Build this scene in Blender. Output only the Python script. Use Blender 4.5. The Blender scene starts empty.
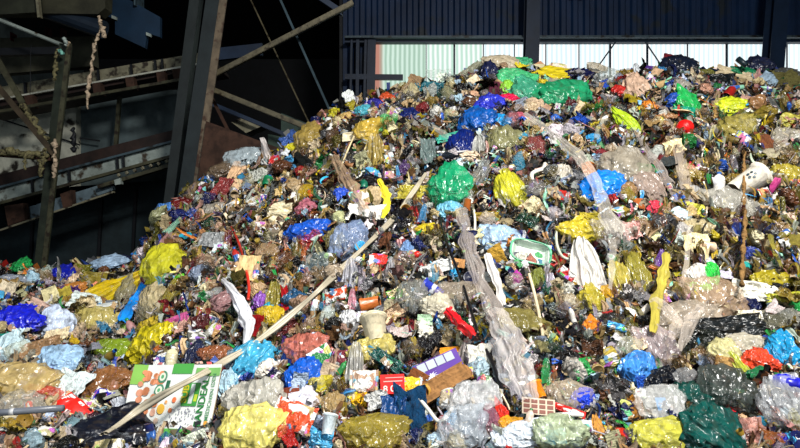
import bpy, bmesh, math, random
import numpy as np
from mathutils import Vector, Matrix, noise, Euler

sc = bpy.context.scene
col = sc.collection
rnd = random.Random(7)
F = 628.0                    # focal length in pixels of the 800 px frame
EYE = 1.7

# ------------------------------------------------------------------ camera
cam_d = bpy.data.cameras.new('camera')
cam = bpy.data.objects.new('camera', cam_d)
col.objects.link(cam)
cam.location = (0, 0, EYE)
cam.rotation_euler = (math.radians(90), 0, 0)
cam_d.sensor_width = 36
cam_d.lens = 36 * F / 800
cam_d.clip_end = 100
sc.camera = cam

# ------------------------------------------------------------------ light
wd = bpy.data.worlds.new('overcast_sky')
sc.world = wd
wd.use_nodes = True
wd.node_tree.nodes['Background'].inputs[0].default_value = (0.72, 0.86, 1.0, 1)
wd.node_tree.nodes['Background'].inputs[1].default_value = 0.35

def area(name, loc, target, sx, sy, power, colr):
    l = bpy.data.lights.new(name, 'AREA')
    l.shape = 'RECTANGLE'
    l.size, l.size_y, l.energy, l.color = sx, sy, power, colr
    o = bpy.data.objects.new(name, l)
    col.objects.link(o)
    o.location = loc
    o.rotation_euler = (Vector(target) - Vector(loc)).to_track_quat('-Z', 'Y').to_euler()
    return o
area('doorway_daylight', (2.6, -0.8, 7.9), (0.6, 5.2, 1.6), 1.5, 1.1, 1380, (1.0, 0.975, 0.93))
area('bay_daylight', (-4.5, -2.5, 4.5), (-0.5, 5.0, 1.0), 2.5, 2.5, 170, (0.88, 0.95, 1.0))

sc.view_settings.view_transform = 'Standard'
sc.view_settings.look = 'None'
sc.view_settings.gamma = 1
sc.view_settings.exposure = 0.0
sc.cycles.transparent_max_bounces = 12
sc.cycles.max_bounces = 6

# ------------------------------------------------------------------ helpers
def lin(h, gain=1.0):
    h = h.lstrip('#')
    out = []
    for i in (0, 2, 4):
        v = int(h[i:i+2], 16) / 255
        v = v / 12.92 if v <= 0.04045 else ((v + 0.055) / 1.055) ** 2.4
        out.append(min(0.92, v * gain))
    return (*out, 1.0)

def at(px, py, Y):
    return Vector(((px - 400) / F * Y, Y, EYE + (224 - py) / F * Y))

class NT:
    def __init__(self, name):
        m = self.m = bpy.data.materials.new(name)
        m.use_nodes = True
        self.t = m.node_tree
        self.t.nodes.clear()
        self.out = self.n('ShaderNodeOutputMaterial')
    def n(self, typ, **kw):
        nd = self.t.nodes.new(typ)
        for k, v in kw.items():
            if k.startswith('i_'):
                nd.inputs[k[2:].replace('_', ' ')].default_value = v
            else:
                setattr(nd, k, v)
        return nd
    def l(self, a, b):
        self.t.links.new(a, b)
    def mix(self, fac, a, b, blend='MIX'):
        nd = self.n('ShaderNodeMix', data_type='RGBA', blend_type=blend)
        for s, v in ((0, fac), (6, a), (7, b)):
            if hasattr(v, 'links'): self.l(v, nd.inputs[s])
            else: nd.inputs[s].default_value = v
        return nd.outputs[2]
    def ramp(self, fac, p0, p1, c0=(0,0,0,1), c1=(1,1,1,1)):
        nd = self.n('ShaderNodeValToRGB')
        e = nd.color_ramp.elements
        e[0].position, e[0].color = p0, c0
        e[1].position, e[1].color = p1, c1
        self.l(fac, nd.inputs[0])
        return nd.outputs[0]

def dirt(nt, base, vec, amount=0.5):
    """grime with a shape of its own: blotches of brown"""
    nz = nt.n('ShaderNodeTexNoise'); nz.inputs['Scale'].default_value = 7.0; nz.inputs['Detail'].default_value = 6
    nt.l(vec, nz.inputs['Vector'])
    f = nt.ramp(nz.outputs[0], 0.5, 0.68)
    mul = nt.n('ShaderNodeMath', operation='MULTIPLY'); nt.l(f, mul.inputs[0]); mul.inputs[1].default_value = amount
    return nt.mix(mul.outputs[0], base, (0.045, 0.032, 0.016, 1))

def rubbish_mat(name, rough=0.45, spec=0.5, clear=0.0, bump=0.6, bscale=9.0, prints=0.0, dirty=0.45, metal=0.0, source='object', shift=0.25, bdist=0.05):
    nt = NT(name)
    tc = nt.n('ShaderNodeTexCoord'); oi = nt.n('ShaderNodeObjectInfo')
    add = nt.n('ShaderNodeVectorMath', operation='ADD')
    rv = nt.n('ShaderNodeMath', operation='MULTIPLY'); nt.l(oi.outputs['Random'], rv.inputs[0]); rv.inputs[1].default_value = 37.0
    nt.l(tc.outputs['Object'], add.inputs[0]); nt.l(rv.outputs[0], add.inputs[1])
    vec = add.outputs[0]
    if source == 'object':
        base = oi.outputs['Color']
    else:
        at_ = nt.n('ShaderNodeAttribute'); at_.attribute_name = 'Col'; base = at_.outputs['Color']
    if shift:
        nz = nt.n('ShaderNodeTexNoise'); nz.inputs['Scale'].default_value = 3.0; nz.inputs['Detail'].default_value = 4
        nt.l(vec, nz.inputs['Vector'])
        hsv = nt.n('ShaderNodeHueSaturation')
        mr = nt.n('ShaderNodeMapRange'); nt.l(nz.outputs[0], mr.inputs[0])
        mr.inputs[1].default_value = 0.3; mr.inputs[2].default_value = 0.7; mr.inputs[3].default_value = 1 - shift; mr.inputs[4].default_value = 1 + shift * 1.3
        nt.l(mr.outputs[0], hsv.inputs['Value']); nt.l(base, hsv.inputs['Color']); base = hsv.outputs[0]
    if prints:
        vo = nt.n('ShaderNodeTexVoronoi'); vo.inputs['Scale'].default_value = 3.2; nt.l(vec, vo.inputs['Vector'])
        sep = nt.n('ShaderNodeSeparateColor'); nt.l(vo.outputs['Color'], sep.inputs[0])
        gt = nt.n('ShaderNodeMath', operation='GREATER_THAN'); gt.inputs[1].default_value = 1 - prints
        nt.l(sep.outputs[0], gt.inputs[0])
        hs2 = nt.n('ShaderNodeHueSaturation'); hs2.inputs['Value'].default_value = 0.9; hs2.inputs['Saturation'].default_value = 0.8
        nt.l(sep.outputs[1], hs2.inputs['Hue']); hs2.inputs['Color'].default_value = (0.6, 0.12, 0.06, 1)
        wh = nt.n('ShaderNodeMath', operation='GREATER_THAN'); wh.inputs[1].default_value = 0.45; nt.l(sep.outputs[2], wh.inputs[0])
        pc = nt.mix(wh.outputs[0], hs2.outputs[0], (0.75, 0.74, 0.7, 1))
        base = nt.mix(gt.outputs[0], base, pc)
    if dirty:
        base = dirt(nt, base, vec, dirty)
    p = nt.n('ShaderNodeBsdfPrincipled')
    nt.l(base, p.inputs['Base Color'])
    p.inputs['Roughness'].default_value = rough
    p.inputs['Metallic'].default_value = metal
    p.inputs['Specular IOR Level'].default_value = spec
    if bump:
        mp = nt.n('ShaderNodeMapping'); mp.inputs['Scale'].default_value = (1.5, .5, 1.0); mp.inputs['Rotation'].default_value = (0, 0, .5)
        nt.l(vec, mp.inputs['Vector']); vec = mp.outputs[0]
        wn = nt.n('ShaderNodeTexNoise'); wn.inputs['Scale'].default_value = bscale * .6; wn.inputs['Detail'].default_value = 2
        nt.l(vec, wn.inputs['Vector'])
        wv = nt.n('ShaderNodeVectorMath', operation='SCALE'); nt.l(wn.outputs['Color'], wv.inputs[0]); wv.inputs['Scale'].default_value = .35
        wa = nt.n('ShaderNodeVectorMath', operation='ADD'); nt.l(vec, wa.inputs[0]); nt.l(wv.outputs[0], wa.inputs[1])
        hs = []
        for sc_, wt in ((bscale * .8, 1.0), (bscale * 2.0, .18)):
            v1 = nt.n('ShaderNodeTexNoise'); v1.inputs['Scale'].default_value = sc_; v1.inputs['Detail'].default_value = 1.0; nt.l(wa.outputs[0], v1.inputs['Vector'])
            s1 = nt.n('ShaderNodeMath', operation='SUBTRACT'); nt.l(v1.outputs[0], s1.inputs[0]); s1.inputs[1].default_value = .5
            s2 = nt.n('ShaderNodeMath', operation='ABSOLUTE'); nt.l(s1.outputs[0], s2.inputs[0])
            mm = nt.n('ShaderNodeMath', operation='MULTIPLY'); nt.l(s2.outputs[0], mm.inputs[0]); mm.inputs[1].default_value = -4.0 * wt; hs.append(mm)
        ad = nt.n('ShaderNodeMath', operation='ADD'); nt.l(hs[0].outputs[0], ad.inputs[0]); nt.l(hs[1].outputs[0], ad.inputs[1])
        bp = nt.n('ShaderNodeBump'); bp.inputs['Strength'].default_value = bump; bp.inputs['Distance'].default_value = bdist
        nt.l(ad.outputs[0], bp.inputs['Height']); nt.l(bp.outputs[0], p.inputs['Normal'])
    sh = p.outputs[0]
    if clear:
        tr = nt.n('ShaderNodeBsdfTransparent'); mx = nt.n('ShaderNodeMixShader'); mx.inputs[0].default_value = 1 - clear
        nt.l(tr.outputs[0], mx.inputs[1]); nt.l(sh, mx.inputs[2]); sh = mx.outputs[0]
    nt.l(sh, nt.out.inputs[0])
    return nt.m

def plain_mat(name, hexc, rough=0.7, metal=0.0, var=0.4, scale=3.0, rust=None, rustamt=0.5, bump=0.2, spec=0.3):
    nt = NT(name)
    tc = nt.n('ShaderNodeTexCoord'); geo = nt.n('ShaderNodeNewGeometry')
    nz = nt.n('ShaderNodeTexNoise'); nz.inputs['Scale'].default_value = scale; nz.inputs['Detail'].default_value = 8; nz.inputs['Roughness'].default_value = 0.65
    nt.l(geo.outputs['Position'], nz.inputs['Vector'])
    c = lin(hexc)
    lo = tuple(x * (1 - var) for x in c[:3]) + (1,); hi = tuple(min(1, x * (1 + var)) for x in c[:3]) + (1,)
    base = nt.ramp(nz.outputs[0], 0.35, 0.65, lo, hi)
    if rust:
        n2 = nt.n('ShaderNodeTexNoise'); n2.inputs['Scale'].default_value = scale * 1.7; n2.inputs['Detail'].default_value = 10
        nt.l(geo.outputs['Position'], n2.inputs['Vector'])
        f = nt.ramp(n2.outputs[0], 0.62 - rustamt * 0.2, 0.7 - rustamt * 0.12)
        base = nt.mix(f, base, lin(rust))
    p = nt.n('ShaderNodeBsdfPrincipled'); nt.l(base, p.inputs['Base Color'])
    p.inputs['Roughness'].default_value = rough; p.inputs['Metallic'].default_value = metal; p.inputs['Specular IOR Level'].default_value = spec
    if bump:
        bp = nt.n('ShaderNodeBump'); bp.inputs['Strength'].default_value = bump; bp.inputs['Distance'].default_value = 0.03
        nt.l(nz.outputs[0], bp.inputs['Height']); nt.l(bp.outputs[0], p.inputs['Normal'])
    nt.l(p.outputs[0], nt.out.inputs[0])
    return nt.m

M = {
 'film': rubbish_mat('plastic_film', 0.3, 0.5, 0, 0.55, 3, 0, 0.4),
 'clear': rubbish_mat('clear_film', 0.2, 0.9, 0.66, 0.5, 3, 0, 0.0, shift=0.12),
 'veil': rubbish_mat('translucent_film', 0.25, 0.7, 0.36, 0.5, 3, 0, 0.25),
 'paper': rubbish_mat('crumpled_paper', 0.8, 0.2, 0, 0.4, 5, 0, 0.4),
 'print': rubbish_mat('printed_wrapper', 0.35, 0.5, 0, 0.4, 5, 0.5, 0.15),
 'card': rubbish_mat('cardboard', 0.85, 0.15, 0, 0.3, 4, 0, 0.35),
 'solid': rubbish_mat('moulded_plastic', 0.35, 0.5, 0, 0.1, 3, 0, 0.3, shift=0.12),
 'metal': rubbish_mat('thin_metal', 0.35, 0.5, 0, 0.3, 5, 0.3, 0.25, metal=0.5),
 'cloth': rubbish_mat('soft_cloth', 0.9, 0.15, 0, 0.6, 12, 0, 0.35),
 'shredfilm': rubbish_mat('mixed_film_shreds', 0.3, 0.7, 0.22, 0.0, 5, 0, 0.2, source='attr', shift=0.2),
 'shreds': rubbish_mat('mixed_shreds', 0.45, 0.4, 0, 0.0, 5, 0, 0.25, source='attr', shift=0.2),
}

def mesh_obj(name, verts, faces, mat=None, parent=None, smooth=True, color=None):
    me = bpy.data.meshes.new(name)
    me.from_pydata([tuple(v) for v in verts], [], faces)
    if smooth:
        me.polygons.foreach_set('use_smooth', [True] * len(me.polygons))
    if mat: me.materials.append(mat)
    o = bpy.data.objects.new(name, me)
    col.objects.link(o)
    if parent: o.parent = parent
    if color: o.color = color
    return o

def tag(o, label, cat, group=None, kind=None):
    if label: o['label'] = label
    if cat: o['category'] = cat
    if group: o['group'] = group
    if kind: o['kind'] = kind
    return o

def empty(name, loc, label, cat, group=None):
    o = bpy.data.objects.new(name, None); col.objects.link(o); o.location = loc
    o.empty_display_size = 0.1
    return tag(o, label, cat, group)

def box_v(lo, hi):
    x0, y0, z0 = lo; x1, y1, z1 = hi
    v = [(x0,y0,z0),(x1,y0,z0),(x1,y1,z0),(x0,y1,z0),(x0,y0,z1),(x1,y0,z1),(x1,y1,z1),(x0,y1,z1)]
    f = [(0,3,2,1),(4,5,6,7),(0,1,5,4),(1,2,6,5),(2,3,7,6),(3,0,4,7)]
    return v, f

class MB:
    def __init__(s): s.v = []; s.f = []
    def add(s, v, f):
        n = len(s.v); s.v += [Vector(x) for x in v]; s.f += [tuple(i + n for i in q) for q in f]; return s
    def box(s, lo, hi): return s.add(*box_v(lo, hi))
    def bar(s, a, b, w, d, up=Vector((0, 1, 0))):
        """square bar from a to b, w wide across the view, d deep"""
        a, b = Vector(a), Vector(b); t = (b - a).normalized(); side = t.cross(up).normalized(); dep = side.cross(t).normalized()
        q = []
        for p in (a, b):
            for i, j in ((-1,-1),(1,-1),(1,1),(-1,1)):
                q.append(p + side * i * w / 2 + dep * j * d / 2)
        return s.add(q, [(0,1,2,3),(7,6,5,4),(0,4,5,1),(1,5,6,2),(2,6,7,3),(3,7,4,0)])
    def ibeam(s, a, b, w, d, t=0.02, up=Vector((0, 1, 0))):
        a, b = Vector(a), Vector(b); tt = (b - a).normalized(); side = tt.cross(up).normalized(); dep = side.cross(tt).normalized()
        s.bar(a - dep * d / 2, b - dep * d / 2, w, t, up); s.bar(a + dep * d / 2, b + dep * d / 2, w, t, up)
        s.bar(a, b, t, d, up); return s
    def tube(s, pts, r, n=10):
        pts = [Vector(p) for p in pts]; base = len(s.v)
        for i, p in enumerate(pts):
            t = (pts[min(i+1, len(pts)-1)] - pts[max(i-1, 0)]).normalized()
            a = t.cross(Vector((0.1, 0.9, 0.4))).normalized(); b = t.cross(a)
            rr = r[i] if isinstance(r, (list, tuple)) else r
            for k in range(n):
                th = 2 * math.pi * k / n
                s.v.append(p + (a * math.cos(th) + b * math.sin(th)) * rr)
        for i in range(len(pts) - 1):
            for k in range(n):
                s.f.append((base+i*n+k, base+i*n+(k+1) % n, base+(i+1)*n+(k+1) % n, base+(i+1)*n+k))
        s.f.append(tuple(base + k for k in range(n))[::-1]); e = base + (len(pts)-1)*n
        s.f.append(tuple(e + k for k in range(n)))
        return s
    def build(s, name, mat, parent=None, smooth=False):
        o = mesh_obj(name, s.v, s.f, mat, None, smooth)
        if parent:
            o.parent = parent; o.matrix_parent_inverse = Matrix.Translation(-parent.location)
        return o

# ------------------------------------------------------------------ the heap's shape (world X, Y -> height)
SX = [-300, 0, 60, 110, 135, 150, 163, 180, 200, 240, 275, 300, 330, 345, 380, 420, 450, 490, 515, 560, 600, 640, 680, 720, 760, 800, 1100]
SY = [272, 268, 268, 267, 262, 236, 216, 200, 185, 166, 152, 136, 116, 104, 94, 84, 82, 66, 66, 70, 78, 74, 66, 74, 74, 76, 90]
CX = [-300, 100, 250, 400, 800, 1100]
CY = [7.0, 7.0, 7.4, 7.8, 8.2, 8.2]
Y0, Z0 = 2.0, 0.62
def H(X, Y):
    X = np.asarray(X, float); Y = np.asarray(Y, float)
    px = 400 + F * X / np.maximum(Y, 0.4)
    ys = np.interp(px, SX, SY); yc = np.interp(px, CX, CY)
    zc = EYE + (224 - ys) / F * yc
    t = (Y - Y0) / (yc - Y0)
    tt = np.clip(t, 0, 1)
    z = Z0 + (zc - Z0) * (0.88 * tt + 0.12 * np.sin(tt * math.pi / 2))
    z = np.where(t < 0, Z0 + (Y - Y0) * 0.5, z)
    z = np.where(t > 1, zc - (Y - yc) * 0.75 - 0.1 * (t > 1) * np.minimum(1, (Y - yc)), z)
    b = 0.055 * np.sin(2.9 * X + 1.3) * np.sin(2.3 * Y + 0.4) + 0.04 * np.sin(5.7 * X + 2 * np.sin(Y * 1.7)) * np.sin(4.9 * Y + 1) + 0.025 * np.sin(11 * X + 3 * Y) * np.sin(9.1 * Y - 2 * X)
    return np.maximum(z + b * np.clip((1.15 - t) * 4, 0.2, 1), 0.0)

# depth of the heap along every line of sight, on a coarse lattice, for finding a spot on its slope
GX = np.arange(-120, 1101, 4.0); GY = np.arange(40, 521, 4.0)
YS = np.linspace(1.5, 11.0, 420)
def solve(px, py):
    X = (px - 400) / F * YS; Z = EYE + (224 - py) / F * YS
    g = H(X, YS) - Z
    i = np.argmax(g > 0)
    if g[i] <= 0: return None
    if i == 0: return YS[0]
    a = g[i-1] / (g[i-1] - g[i]); return YS[i-1] + a * (YS[i] - YS[i-1])
def spot(px, py):
    """point on the heap's slope and its normal; above the crest the crest itself"""
    y = py
    Y = solve(px, y)
    while Y is None and y < 600:
        y += 2; Y = solve(px, y)
    X = (px - 400) / F * Y
    e = 0.05
    n = Vector((-(H(X+e, Y) - H(X-e, Y)) / (2*e), -(H(X, Y+e) - H(X, Y-e)) / (2*e), 1)).normalized()
    p = Vector((X, Y, EYE + (224 - py) / F * Y))
    return p, n, Y
# ------------------------------------------------------------------ the building
m_wall = plain_mat('painted_steel_sheet', '#0a2240', 0.6, 0.0, 0.35, 1.2, '#1c242c', 0.2)
m_frame = plain_mat('dark_blue_steel', '#0e2036', 0.5, 0.0, 0.3, 2.0)
m_floor = plain_mat('stained_concrete_floor', '#2c2c28', 0.8, 0, 0.5, 2)
m_conc = plain_mat('grimy_concrete', '#b4b4a4', 0.9, 0, 0.35, 2.2, '#2a2620', 0.3)
m_conc2 = plain_mat('dark_teal_panel', '#465254', 0.8, 0, 0.4, 1.4)
m_olive = plain_mat('olive_grimy_steel', '#403f2e', 0.6, 0.1, 0.45, 5, '#241c14', 0.5)
m_grey = plain_mat('pale_grey_steel', '#8c9690', 0.5, 0.1, 0.3, 4, '#3a3024', 0.35)
m_grey2 = plain_mat('beige_grimy_steel', '#74705c', 0.6, 0.1, 0.35, 5, '#2c241c', 0.5)
m_slate = plain_mat('slate_blue_steel', '#3a4a52', 0.5, 0.1, 0.3, 3, '#1a1a18', 0.3)
m_rust = plain_mat('rust_brown_steel', '#3c281e', 0.85, 0, 0.4, 4, '#2a1a12', 0.5)
m_belt = plain_mat('dark_red_belt', '#241814', 0.7, 0, 0.5, 4)
m_black = plain_mat('sooty_black_steel', '#0c0f14', 0.6, 0, 0.4, 3)
m_blue = plain_mat('blue_painted_panel', '#10283e', 0.55, 0, 0.2, 2)
m_debris = plain_mat('caught_debris', '#b09c84', 0.8, 0, 0.4, 18, '#5a4c38', 0.5, 0.5)
m_debris2 = plain_mat('caught_olive_debris', '#6a6444', 0.8, 0, 0.5, 18, '#2a2418', 0.5, 0.5)

def struct(o):
    o['kind'] = 'structure'; return o
WY = 16.0
# floor, ceiling, side walls
struct(mesh_obj('floor', [(-14,-6,0),(14,-6,0),(14,28,0),(-14,28,0)], [(0,1,2,3)], m_floor))
struct(MB().box((-14,-1.0,9.0),(14,28,9.2)).build('ceiling', m_black))
struct(MB().box((-14.2,-6,0),(-14,28,9)).build('wall_left', m_conc2))
struct(MB().box((14,-6,0),(14.2,18,9)).build('wall_right', m_conc2))
def corrugated(x0, x1, z0, z1, Y, pitch, depth, phase=0):
    v = []; f = []
    prof = [(0,0),(0.35,0),(0.5,-1),(0.85,-1)]
    xs = []; x = x0
    while x < x1:
        for a, d in prof: xs.append((min(x + a * pitch, x1), d * depth))
        x += pitch
    xs.append((x1, 0))
    for a, d in xs: v += [(a, Y + d, z0), (a, Y + d, z1)]
    for i in range(len(xs) - 1): f.append((2*i, 2*i+2, 2*i+3, 2*i+1))
    return v, f
zt = at(0, 43, WY).z; xl = at(374, 0, WY).x
zb = 4.0
xd = at(343, 0, WY).x
struct(MB().box((-14, 27.8, 0), (xd, 28, 9)).build('wall_rear_bay', m_black)); struct(MB().box((xd - .1, WY + .1, 0), (xd, 28, 9)).build('wall_bay_side', m_black))
mb = MB(); mb.add(*corrugated(xd, 14, zt, 9, WY, 0.3, 0.07))
mb.add(*corrugated(xd, xl, 0, zt, WY, 0.3, 0.07)); mb.add(*corrugated(xl, 14, 0, zb, WY, 0.3, 0.07))
struct(mb.build('wall_back', m_wall))

def glow_mat(name, c1, c2, strength, pink=False):
    nt = NT(name)
    geo = nt.n('ShaderNodeNewGeometry'); sep = nt.n('ShaderNodeSeparateXYZ'); nt.l(geo.outputs['Position'], sep.inputs[0])
    w = nt.n('ShaderNodeTexWave'); w.inputs['Scale'].default_value = 2.6; w.inputs['Distortion'].default_value = 0.6
    w.bands_direction = 'X'
    nt.l(geo.outputs['Position'], w.inputs['Vector'])
    c = nt.mix(w.outputs[1], lin(c1), lin(c2))
    if pink:
        mr = nt.n('ShaderNodeMapRange'); nt.l(sep.outputs[0], mr.inputs[0])
        nz = nt.n('ShaderNodeTexNoise'); nz.inputs['Scale'].default_value = 2.5; nt.l(geo.outputs['Position'], nz.inputs['Vector'])
        mr.inputs[1].default_value = xl + 0.26; mr.inputs[2].default_value = xl + 0.12
        c = nt.mix(mr.outputs[0], c, lin('#c08878'))
    e = nt.n('ShaderNodeEmission'); nt.l(c, e.inputs[0]); e.inputs[1].default_value = strength
    nt.l(e.outputs[0], nt.out.inputs[0]); return nt.m
g_green = glow_mat('greenish_daylit_sheet', '#a8c8b4', '#dcf4e6', 1.0, True)
g_pale = glow_mat('pale_daylit_sheet', '#b4d8c6', '#f4fff8', 1.15)
g_white = glow_mat('white_daylit_sheet', '#c8dce2', '#ffffff', 1.3)
seams = [374, 426, 454, 483, 514, 545, 578, 609, 646, 686, 725, 785, 830, 880]
win = 0
for i in range(len(seams) - 1):
    a, b = at(seams[i], 0, WY).x, at(seams[i+1], 0, WY).x
    win += 1
    v, f = corrugated(a, b, zb, zt + 0.02, WY, 0.12, 0.03)
    w = struct(mesh_obj('window_%d' % win, v, f, g_green if i < 1 else (g_pale if i < 3 else g_white), None, False))
    seam_w = 0.045 if seams[i+1] in (454, 609, 646, 725) else 0.02
    MB().box((b - seam_w/2, WY - 0.1, zb), (b + seam_w/2, WY - 0.06, zt)).build('window_seam', m_frame, None).parent = w
def trim(n, px0, py0, px1, py1, w, d, Y, m=None):
    struct(MB().bar(at(px0, py0, Y), at(px1, py1, Y), w, d).build('trim_%d' % n, m or m_frame))
trim(1, 345, 41.5, 900, 41, 0.10, 0.2, 15.7); trim(2, 345, 39, 900, 38.4, 0.05, 0.4, 15.6, m_slate)
trim(3, 345, 77, 403, 77.5, 0.13, 0.12, 15.6)
for i, (a, b, c) in enumerate(((352, 350, 0.05), (358, 357, 0.08), (366, 364, 0.06), (372, 370, 0.2))):
    trim(4 + i, a, 36, b, 130, c, 0.15, 15.6)
trim(9, 578, -6, 578, -5.5, 0.3, 0.3, 15.6)
c1 = MB().ibeam(at(533, -30, 15), at(529, 140, 15), 0.32, 0.32).build('steel_column', m_frame)
tag(c1, 'narrow dark blue steel column between the two bright window bands', 'column')
c2 = MB().ibeam(at(780, -30, 14.5), at(766, 150, 14.5), 0.34, 0.34).build('steel_column', m_frame)
tag(c2, 'wide dark blue steel column crossing the windows above the black tarp', 'column')
# thin tension rods in front of the windows
for i, (a, b, lb) in enumerate(((at(617, 40, 15.62), at(597, 68, 15.62), 'thin tie rod slanting down from the window head towards the pale bag'),
                         (at(644, 40, 15.62), at(663, 68, 15.62), 'thin tie rod slanting down behind the black bag on the crest'))):
    tag(MB().tube([a, b], 0.018, 6).build('tie_rod', m_frame), lb, 'rod')

# ------------------------------------------------------------------ conveyors and steelwork beside the heap
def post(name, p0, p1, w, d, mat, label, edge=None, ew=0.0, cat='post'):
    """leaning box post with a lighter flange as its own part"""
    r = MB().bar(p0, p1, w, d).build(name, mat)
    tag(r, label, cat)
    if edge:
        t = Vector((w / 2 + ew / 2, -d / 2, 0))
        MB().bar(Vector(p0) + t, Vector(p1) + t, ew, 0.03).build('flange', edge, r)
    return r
def slab(name, quad, thick, mat, parent=None):
    """flat plate from four picture corners at one depth each"""
    q = [Vector(p) for p in quad]; n = len(q)
    v = q + [p + Vector((0, thick, 0)) for p in q]
    f = [tuple(range(n)), tuple(range(2*n-1, n-1, -1))] + [(i, i+n, (i+1) % n + n, (i+1) % n) for i in range(n)]
    return MB().add(v, f).build(name, mat, parent)

# far concrete partition behind the conveyors
struct(slab('wall_partition', [at(-120, 98, 13), at(76, 98, 13), at(76, 300, 13), at(-120, 300, 13)], 0.2, m_conc))
struct(slab('wall_partition_rear', [at(77, 90, 13.2), at(178, 90, 13.2), at(178, 300, 13.2), at(77, 300, 13.2)], 0.2, m_conc2))
for k, (a, b) in enumerate((((-20, 112), (80, 145)), ((80, 138), (100, 141)))):
    struct(MB().bar(at(*a, 12.95), at(*b, 12.95), 0.03, 0.02).build('trim_%d' % (20 + k), m_black))
struct(slab('wall_side_low', [at(-120, 200, 12.6), at(165, 180, 12.6), at(165, 300, 12.6), at(-120, 300, 12.6)], 0.15, plain_mat('dark_low_panel', '#1c282c', 0.8, 0, 0.4, 2)))
for k, px in enumerate((30, 98, 132)):
    struct(MB().bar(at(px + 4, 190, 12.55), at(px, 275, 12.55), 0.05, 0.05).build('trim_%d' % (24 + k), m_black))

# lower conveyor
lc = empty('conveyor', at(80, 185, 11), 'lower inclined conveyor with pale side frame climbing behind the steel posts', 'conveyor')
def line(p, q, t): return (p[0] + (q[0] - p[0]) * t, p[1] + (q[1] - p[1]) * t)
slab('side_frame', [at(-60, 204, 11), at(188, 138, 11), at(188, 150, 11), at(-60, 218, 11)], 0.12, m_grey, lc)
slab('belt', [at(-60, 190, 11.1), at(188, 126, 11.1), at(188, 139, 11.1), at(-60, 206, 11.1)], 1.1, m_belt, lc)
MB().bar(at(-60, 203.5, 10.95), at(188, 137.6, 10.95), 0.035, 0.1).build('top_rail', m_slate, lc)
MB().bar(at(-60, 220, 10.95), at(188, 152, 10.95), 0.05, 0.1).build('bottom_rail', m_olive, lc)
slab('lower_guard', [at(22, 209, 11.05), at(112, 181, 11.05), at(113, 190, 11.05), at(26, 223, 11.05)], 0.1, plain_mat('worn_blue_guard', '#5c6c74', 0.5, 0.1, 0.25, 4, '#2a2a26', 0.3), lc)
MB().bar(at(-10, 234, 10.9), at(114, 192, 10.9), 0.03, 0.08).build('lower_rail', m_grey2, lc)
slab('bracket', [at(60, 194, 10.85), at(71, 190, 10.85), at(72, 206, 10.85), at(63, 208, 10.85)], 0.15, m_rust, lc)
slab('bracket', [at(4, 206, 10.85), at(23, 203, 10.85), at(25, 220, 10.85), at(8, 226, 10.85)], 0.15, m_rust, lc)
slab('bracket', [at(114, 180, 10.85), at(120, 178, 10.85), at(121, 184, 10.85), at(115, 185, 10.85)], 0.1, m_grey, lc)
for px in (32, 69, 117, 123):
    y = 204 - (px + 60) * 66 / 248
    MB().bar(at(px, y - 1, 10.93), at(px + 1, y + 13, 10.93), 0.03, 0.05).build('frame_joint', m_black, lc)
MB().bar(at(100, 187, 11.0), at(190, 160, 11.0), 0.06, 0.2).build('return_beam', m_olive, lc)
for k in range(7):
    p = at(118 + k * 8, 174 - k * 2.3, 10.85)
    MB().tube([p, p + Vector((0.03, 0, -0.04))], 0.03, 6).build('return_roller', m_grey2, lc)

# upper conveyor
uc = empty('conveyor', at(110, 72, 11.6), 'upper inclined conveyor with beige side frame above the pale one', 'conveyor')
slab('side_frame', [at(-30, 92, 11.6), at(215, 50, 11.6), at(215, 60, 11.6), at(-30, 104, 11.6)], 0.15, m_grey2, uc)
MB().bar(at(-30, 105, 11.5), at(215, 61.5, 11.5), 0.03, 0.08).build('bright_rail', plain_mat('scuffed_bright_rail', '#b4b4a6', 0.4, 0.2, 0.3, 6), uc)
slab('belt', [at(-30, 106, 11.6), at(215, 62, 11.6), at(215, 66, 11.6), at(-30, 112, 11.6)], 1.0, m_belt, uc)
MB().bar(at(-30, 117, 11.4), at(180, 80, 11.4), 0.05, 0.08).build('lower_rail', m_olive, uc)
for px in (24, 92, 125, 156, 172):
    y = 105 - (px + 30) * 43.5 / 245
    slab('bracket', [at(px, y, 11.45), at(px + 8, y - 1, 11.45), at(px + 10, y + 12, 11.45), at(px + 2, y + 13, 11.45)], 0.15, m_rust, uc)
for px in (25, 98, 131, 155, 162):
    y = 92 - (px + 30) * 42 / 245
    MB().bar(at(px, y, 11.5), at(px + 1, y + 11, 11.5), 0.035, 0.05).build('frame_joint', m_black, uc)

# machine hood overhead
hood = empty('machine_hood', at(50, 5, 10.2), 'dark olive machine hood hanging over the conveyors beside the blue panel', 'machine')
slab('body', [at(-60, -40, 10.2), at(107, -40, 10.2), at(105, 8, 10.2), at(98, 14, 10.2), at(-60, 12, 10.2)], 0.25, plain_mat('hood_steel', '#302f22', 0.6, 0, 0.4, 4), hood)
slab('side_plate', [at(-10, -30, 10.1), at(36, -30, 10.1), at(40, 12, 10.1), at(-10, 15, 10.1)], 0.1, plain_mat('dark_side_plate', '#26281e', 0.6, 0, 0.4, 4), hood)
MB().tube([at(42, 8, 10.4), at(104, 30, 10.4)], 0.15, 14).build('drum', plain_mat('dark_drum', '#16202c', 0.5, 0, 0.3, 3), hood)
MB().bar(at(36, -20, 10.05), at(40, 18, 10.05), 0.04, 0.08).build('edge_angle', m_grey2, hood)
duct = slab('blue_duct_panel', [at(106, -14, 11.3), at(112, -10, 11.3), at(160, 17, 11.3), at(160, 37, 11.3), at(147, 33, 11.3), at(145, 48, 11.3), at(115, 34, 11.3), at(115, 19, 11.3), at(104, 15, 11.3)], 0.1, m_blue)
tag(duct, 'dark blue stepped panel behind the upper conveyor', 'panel')
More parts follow.
